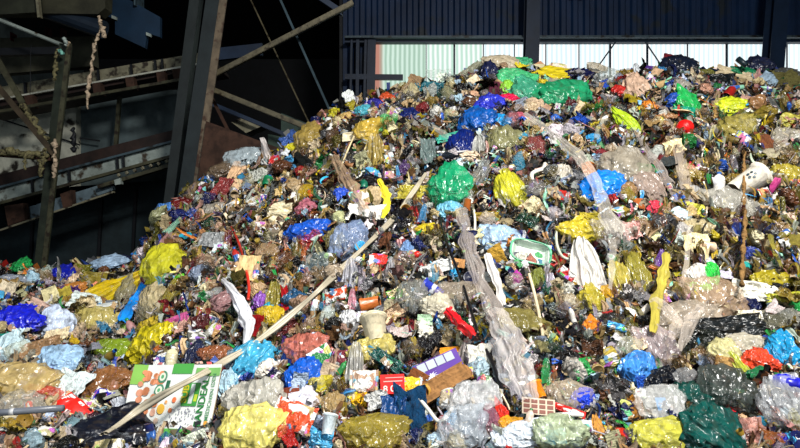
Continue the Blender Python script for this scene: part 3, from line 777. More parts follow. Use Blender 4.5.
# ------------------------------------------------------------------ things one can tell apart, read off the photograph: kind, where on the slope, size, turn, colour, words
T = '''
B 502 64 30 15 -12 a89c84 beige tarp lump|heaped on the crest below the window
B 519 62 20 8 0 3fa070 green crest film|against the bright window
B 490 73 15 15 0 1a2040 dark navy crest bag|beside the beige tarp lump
G 439 76 24 12 10 8a9a8c grey green clear sheet|standing up at the crest
B 454 80 13 9 0 10142c small ink blue bag|tucked beside the clear crest sheet
!S 430 88 28 13 -8 1c5a66 dark teal sheet|with torn edge near the window corner
V 514 79 28 17 0 46b878 bright mint bag|under the crest
V 527 94 26 22 20 3e9c7a sea green bag|folded below the mint one
B 508 88 12 12 0 86c03a lime green scrap bag|between two green bags
B 561 97 42 26 5 1c7f54 deep green sack|widest green one under the crest
B 552 76 44 11 15 c8b420 yellow film roll|stretched along the crest
!B 575 76 28 11 10 10143c navy crumpled bag|below the yellow roll
!B 508 100 17 10 5 d01848 crimson packet|below the mint and green bags
B 491 105 27 14 12 2a34b0 cobalt crumpled bag|beside the crimson packet
S 520 106 22 11 25 7a8290 slate grey sheet|under the crimson packet
Z 536 106 15 15 0 b8a084 beige paper ball|under the sea green bag
C 555 85 18 11 0 989890 small clear grey bag|above the deep green sack
w 558 66 15 7 -10 d8c8b0 red and white snack packet|on the crest beside the green film
V 597 68 16 9 0 a89c84 tan crest bag|where the tie rod ends
R 494 90 10 17 0 5a2838 maroon rag|hanging between blue and mint bags
!S 473 72 28 10 25 80806c olive grey flap|slanting up to the beige tarp lump
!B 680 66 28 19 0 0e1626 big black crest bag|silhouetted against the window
B 671 60 13 9 20 6a1a24 dark red bag|atop the black crest one
B 637 91 22 27 0 c4a48c flesh coloured sack|upright below the crest
B 650 107 13 9 0 d07a28 orange scrap bag|at the foot of the flesh coloured sack
t 660 85 16 9 15 c0a070 tan open pot|behind the emerald bag
!B 687 104 18 20 15 1f9a4a emerald bag|upright beside the lime one
!B 731 107 27 15 10 bcc828 acid lime bag|below the black tarp
!S 720 81 32 15 0 0a1014 black tarp|spread just under the crest
S 736 75 32 13 -25 b4a484 beige tarp fold|draped over the black tarp
B 742 71 20 8 -8 147048 bottle green film|behind the beige fold
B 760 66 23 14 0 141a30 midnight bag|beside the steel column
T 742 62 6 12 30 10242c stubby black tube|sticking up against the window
B 707 73 14 6 0 6a6a30 olive crest bag|beside the black tarp
P 637 68 9 11 0 c8ccd0 white film tuft|poking up at the window
R 749 101 16 11 -20 c09888 pinkish cloth|below the beige fold
B 760 100 11 8 0 6a3a20 rust coloured scrap|beside the pinkish cloth
R 785 82 26 22 0 5a5630 olive brown blanket|bunched below the column
S 785 73 28 9 5 3a3c3a dark grey tarp|at the crest beside the column
C 608 78 22 18 0 98a09a pale clear bag|at the crest by the tie rod
V 682 87 13 13 0 a09a90 small stone grey bag|under the black crest bag
B 162 214 22 11 25 4a80c8 sky blue bag|at the heap shoulder by the posts
w 170 207 9 6 0 d8c030 tiny yellow packet|on the sky blue shoulder bag
w 178 205 12 10 30 a8a0a8 grey printed packet|under the blue posts
k 187 200 11 8 -20 5a4a28 brown card corner|touching the blue post
C 241 159 30 16 -10 b8c8d2 milky blue clear bag|in front of the rusty plate
!k 239 170 17 20 -15 d8b088 peach striped board|under the milky clear bag
!S 225 188 16 20 -15 7a3030 maroon striped sheet|below the rusty plate
k 233 188 9 22 -22 d8b490 narrow peach board|leaning beside the maroon striped sheet
V 219 171 19 14 15 6a5a48 brown shoulder bag|against the rusty plate
!x 274 161 8 8 -15 c02828 small red box|on the upper shoulder
b 268 181 11 13 -10 128050 round green bottle|below the small red box
!T 329 126 18 8 -80 dcdcd8 white tube|lying near the heap shoulder top
!y 354 137 20 9 0 dccfae cream half dish|beside the ochre film
S 291 142 16 17 30 3a5898 denim blue sheet|hanging at the shoulder edge
V 310 140 26 21 0 a08844 ochre clear bag|at the shoulder edge
!V 371 131 28 20 0 ccac44 amber clear bag|with strips hanging under it
Q 374 152 26 34 0 a8924a mustard hanging film|below the amber bag
i 320 170 4 14 -40 f0d010 bright yellow sliver|on the upper shoulder
B 300 171 9 8 0 8a1818 oxblood scrap bag|under the bright yellow sliver
l 325 181 9 9 0 28a8d0 cyan bottle lid|near the pale stick
b 364 184 8 13 0 146850 dark green bottle|under the mustard film
b 310 194 5 12 20 d02820 slim red bottle|pointing downslope
P 280 214 36 20 80 d8cba8 cream film drape|across the mid shoulder
V 306 209 18 12 10 b86878 dusty pink bag|beside the cream drape
Z 367 214 32 15 0 dcdad4 white torn paper fan|below the yellow strip
V 375 199 18 19 0 c8b088 cream ball of film|above the white paper fan
S 259 177 15 12 0 a8aaa0 light grey sheet|beside the round green bottle
x 390 159 8 10 10 b8d8e8 ice blue carton|under the amber bag
k 299 187 18 9 -15 a07848 brown card wedge|above the slim red bottle
B 207 180 12 9 0 2a60a8 small blue bag|by the peach boards
w 230 206 15 12 15 d0a050 ochre packet|below the maroon sheet
V 211 212 15 15 0 948c80 dull grey bag|at the heap edge
B 247 220 13 8 -10 1c50a8 royal blue scrap bag|above the red ribbon
B 477 123 30 24 10 0c4f9c big ocean blue bag|near the crest middle
B 501 121 18 11 -10 188ccc azure bag|joined to the ocean blue one
B 460 148 20 26 0 0a1e62 indigo bag|below the ocean blue one
V 505 142 27 27 0 86845c moss clear bag|beside the grey white film
Q 480 147 24 22 0 b0b0a8 grey white crumpled film|over the indigo bag
!V 451 189 36 30 0 169a66 jade ball bag|shiny and round in the upper middle
x 461 176 11 8 -10 d8dcd8 white box|on the jade ball bag
!N 511 192 22 30 10 bcb82c chartreuse net bag|hanging with knotted neck
!S 415 194 30 14 -15 a89c34 khaki shell sheet|curved under the mustard film
!G 476 181 14 44 -35 989890 clear sleeve|slanting beside the jade ball bag
!y 450 138 25 9 15 40a890 aqua tray|near the white rod
!B 604 187 38 26 25 1278d6 vivid blue bag|under the long clear sheeting
R 560 197 15 12 -10 c83028 scarlet rag|in the dark hollow
!Q 562 172 30 16 -30 ccc4b4 ivory film|beside the long clear sheeting
t 467 206 15 9 80 8a4a1e brown cup|under the jade ball bag
B 450 210 20 14 0 68aac4 pale aqua bag|under the jade ball bag
B 410 118 17 16 0 12205a deep navy bag|near the white bottle neck
V 537 148 13 19 0 7a3a38 wine coloured bag|between moss bag and clear sheeting
B 518 119 16 12 0 a85060 raspberry bag|below the slate sheet
S 487 217 22 9 0 907a20 mustard brown sheet|under the chartreuse net
S 590 218 20 10 0 a8982c straw yellow sheet|above the white hanging bag
!B 628 124 12 26 28 a8c428 lime pouch|upright with a long neck
!o 685 128 17 17 0 dc1414 bright red ball|among grey scraps
V 689 114 18 12 0 1c9c80 turquoise bag|above the bright red ball
V 735 130 26 26 0 968a44 bronze clear bag|below the acid lime one
G 787 142 26 26 -30 bcb4a4 large ivory clear sheet|at the frame edge above midheight
!P 751 125 24 11 60 c8c4bc white film sash|over the bronze bag
!R 769 150 12 34 0 7a4a30 chestnut cloth|hanging below the white sash
!V 624 172 42 34 -20 958c7c big stone grey sack|the puffy one under the lime pouch
!V 647 190 24 28 25 a08c80 greyish pink sack end|joined below the stone grey sack
!B 656 208 13 12 0 d0384c rosy red bag tip|ending the greyish sack
!b 719 183 10 28 -18 dcd8d4 white plastic bottle|leaning above the clear white bag
G 752 212 22 20 -30 b0aca0 clear flap|below the white bucket
!C 729 207 32 32 0 bcb8ac clear white bag|filled and slumped under the white bottle
w 766 195 9 15 10 e04818 orange red packet|beside the white bucket
w 797 184 8 10 0 e87828 small orange packet|at the frame edge beside olive film
B 692 171 9 9 0 b01430 cherry bag|under the red ball
!k 681 199 10 14 30 2c60b4 blue card triangle|below the second clear sheeting
!S 695 211 17 13 -15 dcd850 lemon sheet|under the blue card triangle
B 679 217 17 12 0 c8dce4 frosty white bag|beside the lemon sheet
S 647 171 16 10 -25 188844 leaf green sheet|over the stone grey sack
V 785 176 22 19 0 ac9c34 golden olive bag|above the orange packet
P 787 120 24 12 40 aca448 yellow olive film loop|near the large ivory sheet
w 645 153 9 6 -20 5a3090 violet packet|under the lime pouch
Z 634 153 14 10 -30 dcdcd8 white paper flake|under the lime pouch
b 697 166 20 5 -60 202822 dark long bottle|below the red ball
V 602 158 10 16 0 7a2830 garnet bag|beside the long clear sheeting
B 21 266 17 11 0 209048 grass green bag|at the far litter edge
S 33 271 16 5 -25 c8d0c4 white torn strip|draped by the grass green bag
C 12 280 22 9 0 98a2b2 pale lilac clear bag|by the picture edge below grass green
B 65 275 21 13 5 141e98 ultramarine bag|on the flat litter
S 82 269 18 8 -10 706c20 dark khaki sheet|behind the ultramarine bag
!B 110 263 32 11 5 90a8c0 powder blue crumpled bag|at the foot of the heap flank
Q 90 282 40 20 70 948430 olive film sheet|spread on the flat litter
!B 67 291 26 11 15 b87838 tan orange bag|on the flat litter
!V 165 267 42 30 -10 c4c02a big yellow bag|gathered in the middle on the flank
!Q 122 287 28 58 -62 d8bc1c second yellow bag lobe|drooping from the big yellow one
V 106 293 24 20 20 ccae1c golden lobe foot|at the lower end of the second yellow bag lobe
S 85 302 24 16 -10 ccd6d2 white rounded pad|lying below the yellow lobe
y 107 307 18 7 10 c8ccc8 white dish|beside the rounded pad
!B 18 321 36 24 0 1822c0 big royal blue bag|crumpled at the picture edge
B 52 326 28 24 10 bcc8dc white blue crumpled bag|beside the royal blue bag
V 100 321 34 21 0 b8a860 cream yellow bag|below the white dish
k 32 299 18 6 10 a88868 fawn card strip|above the royal blue bag
S 49 311 40 12 -10 bc9c8c pinkish sheet|spread above the white blue bag
V 125 297 16 26 0 8c866c smoky clear bag|beside the azure twisted bag
V 154 304 26 27 10 b8a880 creamy clear bag|below the big yellow one
!k 176 321 24 11 15 ac4c7c magenta box panel|printed and tilted
!c 191 275 14 9 75 b82028 red drink can|below the yellow bag
B 179 280 8 8 0 58b420 bright green scrap|beside the red can
l 185 236 13 7 0 2094ac aqua disc|high on the flank
k 190 326 12 15 -20 ccac88 buff card box side|beside the magenta panel
V 172 297 14 28 -15 8a7a28 khaki clear film bag|below the bright green scrap
B 150 328 28 14 0 ac942c brassy bag|above the lime lying bag
B 127 329 16 9 0 6a8a28 moss green scrap bag|beside the brassy one
B 136 258 8 8 0 2888b8 tiny blue bag|behind the yellow neck
B 307 233 34 17 0 1850b4 sagging blue bag|half round in the tan flank
S 213 241 24 14 -10 8a8c8c pewter sheet|above the grey white box
x 220 251 12 12 -5 c4d2d4 grey white box|near the red ribbon
k 248 268 20 27 -5 d4b480 yellowish food board|beside the red ribbon
B 229 262 8 5 25 189c4c tiny leaf green bag|beside the red ribbon
w 299 275 7 7 0 e0c818 tiny yellow square wrapper|in the olive film
B 259 304 13 14 0 8450a8 purple bag|under the olive film
V 272 317 19 18 0 d0b020 sunny yellow bag|under the olive ones
Q 273 297 22 26 0 948834 olive hanging bag|above the sunny yellow one
B 268 308 9 7 0 28a0b8 tiny cyan bag|touching the sunny yellow one
R 285 300 6 26 8 b41820 blood red strip rag|beside the olive hanging bag
R 256 327 14 20 0 901018 dark red rag|below the purple bag
B 294 299 20 9 0 204c70 petrol blue bag|beside the blood red strip
!x 377 265 16 17 -10 d83028 red and white carton|above the diagonal strap
w 335 296 23 13 10 c84824 orange patterned wrapper|just above the diagonal strap
l 332 308 15 8 0 88909a grey domed lid|under the orange patterned wrapper
G 315 268 24 26 0 6c7c7e dark clear sheet|above the diagonal strap
Q 350 275 18 32 0 a8a8b0 lilac grey film|crossing behind the diagonal strap
C 350 240 28 30 0 8ca0c4 bluish clear bag|below the sagging blue bag
l 360 246 10 9 0 38a0d8 sky blue lid|inside the bluish clear bag
Q 391 270 12 28 0 b0b0b4 thin white loop film|beside the red and white carton
V 335 241 14 19 0 8c8250 drab olive bag|beside the bluish clear bag
B 349 321 15 17 0 c0c0c0 white lumpy bag|above the decorated tub
x 362 318 9 9 0 c8ccd0 small white carton|above the decorated tub
t 375 330 27 28 10 d4c8a8 decorated cream tub|with red and green print in the middle
Q 352 303 10 26 0 c88090 pink net film|above the white lumpy bag
S 395 295 13 8 0 5cac38 apple green sheet|beside the thin loop film
B 336 326 10 12 0 80702c antique gold bag|beside the white lumpy bag
x 210 321 19 7 -25 384868 striped blue carton|beside the white hanging film
B 426 230 19 10 0 b8a420 mustard yellow bag|near the black rod top
!B 497 239 34 24 -8 90aac4 blue grey bag|puffed beside the long film fall
B 520 238 14 12 0 121c58 round navy bag|beside the blue grey bag
o 417 255 8 8 0 d02820 little red ball|left of none
B 407 251 13 12 0 6888b4 steel blue bag|beside the little red ball
S 437 269 26 11 20 d4d4d0 white plastic flap|behind the black rod
B 451 271 13 8 -15 30a4e0 electric blue bag|on the white flap
k 458 263 12 9 -10 cc945c orange tan card|above the electric blue bag
l 471 278 14 13 0 101838 ink navy disc|beside the black rod
l 488 277 11 10 0 c8ccc8 pale ring lid|beside the long film fall
B 517 280 8 11 0 b83ca0 magenta scrap bag|under the salad tray
V 437 309 28 17 -20 c8c0a8 cream flattened bag|above the red long bag
C 412 298 24 28 0 84847c grey clear bag|beside the navy banded cup
Z 425 320 12 9 0 a8c8a4 pale green paper|below the grey clear bag
P 575 232 40 12 80 c4b030 bright straw bag rim|over the white hanging bag
!P 586 266 38 52 0 ccc8c0 white hanging bag|with two pleated lobes
V 585 232 30 18 0 c8b430 yellow clear bag|above the white hanging bag
V 591 302 21 20 0 b4a430 dull yellow bag|under the white hanging bag
Q 552 284 14 20 0 c0b8c8 lilac white film|beside the white hanging bag
B 537 280 12 16 0 6a7030 forest olive bag|under the salad tray
!V 523 324 42 23 0 7c723c army olive bag|large and dull in the centre
C 458 297 38 26 0 a49684 brownish clear bag|behind the black rod
B 592 327 14 11 0 d87c20 amber orange bag|under the dull yellow one
b 572 315 6 17 8 ccc8c0 slim white bottle|above the dark flap
C 614 234 28 23 0 aca49c cloudy clear cap bag|at the end of long clear sheeting
!V 621 281 14 34 0 b4a444 corn coloured hanging bag|with reddish foot
!V 639 279 17 42 0 948a34 long olive hanging bag|beside the corn coloured one
!V 685 236 14 20 0 b4b0ac smoky white hanging bag|beside the cream one
V 699 229 25 15 0 bcac84 cream bundle|above the leaf bags
P 715 256 9 22 -15 ac942c ochre hanging tongue|beside the green leaf bag
B 751 255 16 13 0 28387c faded navy bag|beside the brown rope
B 745 267 8 9 0 20a098 small teal bag|beside the brown rope
!B 710 276 13 17 0 2cb440 green leaf bag|above the beige clear bundle
B 692 289 30 10 15 50b440 flat green bag|beside the green leaf bag
!C 717 300 44 34 0 b89c80 beige clear bundle|large, above the black sheeting
C 677 322 52 27 20 b4a694 sprawling clear film bag|below the flat green bag
!S 754 291 34 16 -20 e4e0d0 white foam sheet|bent over the dark hollow
B 750 304 16 15 0 101844 hidden navy bag|under the white foam sheet
!S 754 315 27 8 -8 dcd4b8 cream plastic slab|under the navy hollow
!V 771 281 28 16 0 ac9c20 golden yellow bag|beside the white foam sheet
S 784 298 30 8 0 a4a42c yellow green sheet|below the golden bag
B 796 306 10 9 0 208c40 green frame edge bag|below the yellow green sheet
!S 728 329 66 22 5 14181a long black sheeting|across the slope under the cream slab
V 780 325 28 17 0 5e5c4c grey olive bag|beside the black sheeting
C 795 323 18 22 0 888880 clear edge bag|over the grey olive one
T 644 311 7 17 -50 d0c8bc white rolled tube|beside the yellow long strip
c 619 312 8 11 0 a8b8cc blue white can|under the hanging bags
w 651 283 9 6 0 ecd830 tiny lamp yellow wrapper|beside the yellow long strip
V 607 296 10 17 0 d8a420 orange yellow bag|under the corn coloured one
B 697 279 18 19 0 ccc4bc off white bag|beside the green leaf bag
Z 727 275 11 7 -15 c4bcd0 lilac paper|beside the green leaf bag
Z 784 243 9 8 0 c8c8c8 square white paper|high by the frame edge
B 9 352 28 28 0 bcd4dc ice white bag|with maroon stripe at the picture edge
B 10 339 22 8 0 148878 teal bag|above the ice white one
R 16 348 20 5 -30 6a2420 maroon stripe cloth|over the ice white bag
S 42 350 34 18 20 8c6c4c coffee coloured sheet|arched beside the ice white bag
B 59 361 36 26 0 90b0cc pale blue newspaper bag|crumpled with dark creases
!V 19 384 46 34 0 b8a068 honey clear bag|large at the picture edge
B 46 374 17 9 10 4c2cac violet bag|below the newspaper bag
!Z 72 385 32 25 -15 ccd8d8 white sachet|square with pale blue print
!V 50 396 28 15 0 bc4c3c coral red bag|under the white sachet
C 18 412 38 32 0 a49c8c dusty clear bag|at the lower picture edge
w 29 411 6 20 25 d01c10 red chilli packet|inside the dusty clear bag
Z 124 411 22 24 15 c0c4cc grey white paper|on the huge black bag
!B 125 438 88 32 5 10131e huge black bag|lying at the bottom under the strap
w 101 398 17 17 -20 2c28a0 indigo wrapper|beside the printed cardboard
w 85 406 18 14 0 b4b470 yellow green label packet|beside the red snack wrapper
!B 147 347 46 22 25 bcac1c lying lime yellow bag|stretched above the printed cardboard
V 112 353 32 22 0 7c9424 olive green label bag|with yellow print
V 105 385 44 18 20 8c5c34 russet clear bag|behind the printed cardboard
B 145 372 17 7 0 1a2080 blue scrap bag|on the printed cardboard edge
x 164 362 18 12 10 34508c blue book box|above the printed cardboard
b 172 357 10 22 5 ccc4a0 cream bottle|above the printed cardboard
V 97 421 18 14 0 3a2430 dark plum bag|beside the huge black bag
B 195 356 15 24 0 1c2440 dark denim bag|beside the cream bottle
V 217 355 24 15 0 9a5c38 copper bag|under the strap
B 222 373 18 9 0 b81824 red bag scrap|under the strap beside the copper bag
!N 251 364 34 30 -40 44acd4 turquoise blue bag|loose ring under the strap
B 249 376 17 15 0 1c3488 navy blue pouch|in the turquoise ring
B 226 387 21 18 0 a0c0d0 baby blue bag|at the printed cardboard end
!V 259 401 40 34 10 b4b0a4 silvery grey sack|shiny above the butter yellow bag
B 232 399 20 12 0 c4c2b8 small silvery bag|at the silvery grey sack side
V 229 411 18 18 0 80702c olive lettered pouch|beside the printed cardboard
!V 250 431 47 36 0 dcd070 butter yellow bag|large at the bottom
!w 293 416 38 26 -20 cc4c28 orange striped wrapper|large with cream stripes
X 289 396 21 11 10 6c3424 brown small box|above the orange striped wrapper
!B 305 376 31 27 10 1454b8 bright blue bag|large above the yellow mesh ball
B 291 358 14 26 -10 1a44a4 medium blue bag|behind the bright blue bag
V 311 351 33 28 0 bc6c5c salmon pink bag|above the bright blue one
l 321 354 8 8 0 2038c8 little blue lid|on the salmon pink bag
!V 317 386 18 15 0 c8b82c yellow mesh ball|on the bright blue bag
!t 329 425 16 20 -5 dce8f0 white pot|with bright blue label at the bottom
V 375 349 30 21 20 c8b864 pale gold bag|folded like a shell
w 339 358 15 14 0 6c2430 maroon packet|above the clear striped bag
Q 355 371 22 50 0 a4a29c grey clear hanging film|above the yellow ball
w 364 381 24 20 0 a88870 striped clear packet|brown and white
B 360 401 14 10 0 e0ac10 yolk yellow bag|under the striped clear packet
S 377 401 18 14 10 c0c0bc white crumpled sheet|beside the yolk yellow bag
V 332 406 16 20 0 a88c5c sandy sack|above the white pot
S 394 415 24 32 0 103c70 dark blue plastic sheet|under the red box
!V 370 434 46 28 0 8c7c2c olive bottom bag|wide at the picture foot
B 325 441 15 11 0 cc6420 burnt orange bag|under the white pot
B 285 442 22 14 0 101012 small black bag|beside the butter yellow bag
B 340 417 6 8 0 b82028 ruby scrap|beside the white pot
b 342 368 7 16 -30 2a8040 small green bottle|under the maroon packet
S 388 361 30 10 -35 184a44 pine green sheet|above the red box
w 411 386 18 16 -5 e0b828 yellow and green snack packet|joined to the red box
!R 410 413 26 44 0 123e62 dark navy cloth|wide below the red box
!X 446 384 48 15 28 8c643c brown folded cardboard|leaning on the frosted bag
X 417 380 18 12 -30 6c4020 dark brown carton|above the snack packet
!C 477 399 38 28 -5 d4d8d4 frosted white bag|large round in the lower middle
!C 462 430 37 30 0 a8b0b8 bluish clear bottom bag|below the frosted white bag
B 523 438 46 22 0 c0c8d0 pearl grey bag|at the picture foot
w 468 372 10 10 0 e8c828 yellow paper tag|on the brown folded cardboard
c 484 381 13 13 60 90b088 green and white can|above the frosted bag
!B 503 420 12 20 15 cc2818 flame red bag|above the pearl grey bag
!V 509 427 18 14 20 dc9c20 saffron bag|attached to the flame red bag
V 489 425 19 20 0 845464 mauve clear bag|beside the flame red bag
!t 537 391 17 17 20 e88c18 orange fluted cup|open like a flower
!w 568 410 30 7 -18 bc2018 red slender wrapper|beside the brown grid card
!B 582 400 19 14 10 1a3ccc bold blue pouch|beside the red slender wrapper
b 529 419 9 22 -20 ccbcac beige white bottle|below the brown grid card
!V 560 433 40 26 0 a8b490 pale green bag|with cyan and yellow print
S 555 437 18 12 0 50b4d8 cyan print sheet|on the pale green bag
i 541 432 8 26 0 d8d028 yellow print strip|on the pale green bag edge
w 584 426 15 11 0 c8ccd8 navy and white packet|beside the pale green bag
C 565 396 30 24 0 b4a48c sandy clear bag|behind the bold blue pouch
S 569 361 17 18 0 101010 black flap|above the sandy clear bag
B 422 348 15 14 0 101014 round black bag|above the purple box
k 450 350 18 6 5 d88820 orange card|above the purple box
Z 480 357 20 22 0 ccc8bc white paper cluster|beside the purple box
B 450 418 9 12 0 2890c8 cyan scrap bag|on the bluish clear bottom bag
B 597 430 12 15 0 c88c40 caramel bag|beside the navy and white packet
!B 636 372 27 25 0 3c80cc cornflower bag|beside the black hollow bag
!B 660 383 26 19 0 0a0e16 black hollow bag|beside the zebra bag
!V 686 380 22 17 15 787878 zebra bag|grey with dark streaks
C 659 350 30 36 0 b8a8a8 pink white clear bag|above the black hollow bag
!C 659 408 40 30 0 c8c8c4 clear labelled bag|with bright blue label
B 695 402 42 28 -15 0a3c36 dark green upper lobe|of the twin dark green bags
!K 708 429 50 40 -150 0c443e large dark green bag|shiny at the picture foot
S 711 395 21 13 0 404048 charcoal print sheet|above the large dark green bag
!V 661 437 50 26 0 c0bc48 yellow bottom bag|beside the large dark green bag
!V 727 390 44 34 -20 3e4440 smoke dark bag|wide, above the large dark green bag
!B 760 363 26 19 -20 d04024 vermilion bag|below the beige round bag
V 737 348 36 21 0 b8b09c beige round bag|with green specks
V 724 356 24 24 30 ccc48c buttermilk bag|below the beige round bag
B 783 354 24 28 10 1888bc cerulean bag|at the dark side beside the vermilion one
o 766 355 9 9 0 e0cc20 yellow little ball|above the vermilion bag
N 744 372 10 26 15 b4bc3c lime twisted bag|beside the vermilion bag
!b 786 382 14 32 70 181cc0 cobalt blue bottle|lying below the cerulean bag
!C 783 404 35 36 0 b4b6b8 big clear crinkled bag|at the lower frame corner
B 732 417 11 11 0 c81c2c small carmine bag|beside the large dark green bag
B 780 442 21 12 0 1a2cb0 sapphire bag|at the bottom frame corner
B 759 423 10 8 0 2c98bc small peacock bag|near the lower corner
S 750 432 26 24 0 a8786c dusky pink sheet|beside the large dark green bag
i 628 429 8 26 45 3c9844 green twisted strip|beside the yellow bottom bag
B 621 438 17 14 0 cc2c18 tomato red bag|at the foot beside the yellow bottom bag
B 634 413 14 21 0 8c5c20 toffee bag|above the yellow bottom bag
x 640 394 10 8 -10 d0d0cc small cream carton|above the clear labelled bag
B 762 376 24 9 -10 1a643c spruce green bag|below the vermilion bag
S 700 341 44 20 0 121612 black mid sheeting|in the hollow under the clear film
B 762 340 16 9 0 203c88 shadowed blue bag|above the yellow little ball
B 797 424 12 17 0 86803c olive corner bag|at the lower frame corner
B 697 446 16 9 0 d0b8bc pale pink bag|under the large dark green bag
B 592 140 12 9 0 2c90c8 bright azure scrap|beside the long clear sheeting
B 556 119 9 6 0 2860b8 tiny cobalt scrap|above the long clear sheeting
B 344 118 10 8 0 c0a060 biscuit bag|near the shoulder top
S 349 98 9 14 15 dce0dc white pointed sheet|standing at the shoulder top
B 374 104 14 9 0 2c2c88 dark blue bag|at the crest by the window corner
B 386 100 13 10 0 c04c28 brick orange bag|at the crest by the window corner
N 412 95 13 16 0 bcb088 cream knotted bag|at the crest near the window
B 362 111 12 9 0 48a0b0 soft teal bag|near the window corner
S 428 152 14 26 0 5a6a68 dim grey sheet|beside the indigo bag
'''
T = T.replace('left of none', 'beside the steel blue bag')
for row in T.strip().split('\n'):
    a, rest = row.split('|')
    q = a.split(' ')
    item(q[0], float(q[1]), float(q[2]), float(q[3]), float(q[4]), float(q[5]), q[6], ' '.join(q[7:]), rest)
# ------------------------------------------------------------------ long films, straps, rods and ribbons
def long_strip(name, pts, widths, mat, hexc, label, cat, folds=3, n=13, amp=1.0, lift=0.06, short=None, seed=1, lifts=None):
    P = []; W = []
    for i, ((px, py), w) in enumerate(zip(pts, widths)):
        p, nn, Y = spot(px, py)
        P.append(near_cam(p, lifts[i] if lifts else lift * 1.4 + .09)); W.append(w * Y / F)
    v, f = ribbon_v(P, W, folds * 1.7 if mat == 'clear' else folds, n * 2 - 1, seed, amp * (.7 if mat == 'clear' else 1))
    o = mesh_obj(name, v, f, M[mat], None, True, lin(hexc, 1.45 if mat == 'clear' else 1.2))
    tag(o, label, cat)
    for (px, py), w in zip(pts, widths): OCC.append((px, py, w * .5, short or label.split(',')[0], w, w, w, 0))
    return o
FL = 'plastic film'
long_strip('film_strip', [(525,114),(545,130),(560,142),(582,162),(597,190),(606,212),(613,236)], [5,9,12,14,13,16,22], 'clear', 'c4beb2', 'longest clear plastic sheeting slanting from the crest down to the cloudy cap bag', FL, 3, 15, 1, .24, 'longest clear sheeting', 1)
long_strip('film_strip', [(612,240),(612,262),(610,290)], [8,6,4], 'clear', 'c0b8ac', 'thin clear film tail hanging straight below the cloudy cap bag', FL, 2, 9, 1, .1, 'thin film tail', 2)
long_strip('film_strip', [(664,108),(671,128),(678,150),(685,187),(691,210)], [6,9,11,12,9], 'clear', 'c0b0a0', 'clear film fall passing beside the bright red ball', FL, 3, 13, 1, .07, 'film beside red ball', 3)
long_strip('film_strip', [(634,128),(645,148),(658,166),(668,184),(678,204)], [4,8,11,12,7], 'clear', 'b8aca4', 'shorter clear film fall beside the lime pouch', FL, 3, 13, 1, .07, 'film beside lime pouch', 4)
long_strip('film_strip', [(461,210),(466,232),(471,256),(480,282),(489,300),(497,320)], [10,13,15,13,17,20], 'clear', 'c0b4ac', 'upper half of the tall clear film fall beside the black rod', FL, 4, 15, 1, .1, 'tall clear film', 5)
long_strip('film_strip', [(494,312),(503,330),(510,345),(517,365),(524,385),(530,402)], [16,24,28,26,22,14], 'clear', 'c8c0bc', 'broad lower half of the tall clear film fall above the orange fluted cup', FL, 4, 17, 1, .1, 'broad film foot', 6)
long_strip('film_strip', [(495,340),(502,360),(508,378),(516,396)], [10,16,16,8], 'clear', 'a8a8ac', 'smoky second layer of film beside the broad film foot', FL, 3, 13, 1, .07, 'smoky film layer', 7)
long_strip('film_strip', [(487,256),(493,272),(499,290),(504,306)], [7,9,8,4], 'film', 'c8c4c0', 'white film wisp just beside the tall clear film', FL, 2, 9, 1, .08, 'white film wisp', 8)
long_strip('film_strip', [(335,158),(341,172),(350,187),(357,198),(366,212)], [8,12,14,12,8], 'veil', 'b09478', 'brownish translucent film fall under the mustard film', FL, 4, 13, 1, .09, 'brownish film fall', 9)
long_strip('film_strip', [(379,180),(384,190),(387,199),(386,210),(382,219)], [4,7,8,7,3], 'film', 'e0d034', 'bright yellow plastic strip curling beside the white paper fan', FL, 2, 9, 1, .08, 'curling yellow strip', 10)
long_strip('film_strip', [(223,280),(231,289),(240,303),(247,318),(249,330),(245,346)], [4,8,12,14,11,3], 'film', 'd4d4d8', 'white plastic film tongue hanging above the strap beside the dark red rag', FL, 2, 11, 1, .09, 'white film tongue', 11)
long_strip('film_strip', [(146,280),(141,292),(135,302),(129,312),(121,325)], [5,9,11,12,11], 'film', '1480d4', 'azure twisted plastic strip below the big yellow knotted bag', FL, 2, 11, 1, .1, 'azure twisted strip', 12)
long_strip('film_strip', [(666,254),(664,270),(660,286),(655,310),(652,334)], [6,9,10,10,6], 'film', '9c903c', 'long yellow olive plastic strip hanging above the sprawling clear film bag', FL, 2, 9, 1, .11, 'long yellow olive strip', 13)
long_strip('film_strip', [(690,226),(688,245),(686,265),(681,287)], [5,6,5,4], 'clear', 'c8bcac', 'thin pale film strand hanging beside the cream bundle', FL, 2, 7, 1, .1, 'thin pale strand', 14)
long_strip('film_strip', [(448,312),(456,320),(464,328),(475,338)], [8,10,10,7], 'film', 'd41c24', 'red plastic bag pulled into a long roll beside the cream flattened bag', 'bag', 2, 11, 1.4, .08, 'red long bag', 15)
long_strip('film_strip', [(606,120),(600,128),(596,140)], [6,8,4], 'clear', 'b0b8b0', 'short clear film tuft above the vivid blue bag', FL, 2, 9, 1, .07, 'short clear tuft', 16)
long_strip('film_strip', [(415,116),(428,125),(442,134),(456,141)], [4,7,8,5], 'clear', 'a8b0a4', 'narrow clear film lying above the aqua tray', FL, 2, 9, 1, .07, 'narrow film above tray', 17)
long_strip('film_strip', [(655,300),(668,312),(676,325),(670,340)], [10,14,12,6], 'clear', 'bcb0a4', 'looped clear film in front of the sprawling clear film bag', FL, 3, 11, 1, .13, 'looped clear film', 18)
long_strip('film_strip', [(700,308),(690,322),(684,338),(678,350)], [8,12,10,5], 'clear', 'c4b8ac', 'clear film tail falling from the beige clear bundle', FL, 3, 11, 1, .13, 'bundle film tail', 19)
long_strip('film_strip', [(770,236),(775,256),(781,268)], [5,7,4], 'veil', '8c8438', 'olive film tongue above the golden yellow bag', FL, 2, 9, 1, .1, 'olive film tongue', 20)

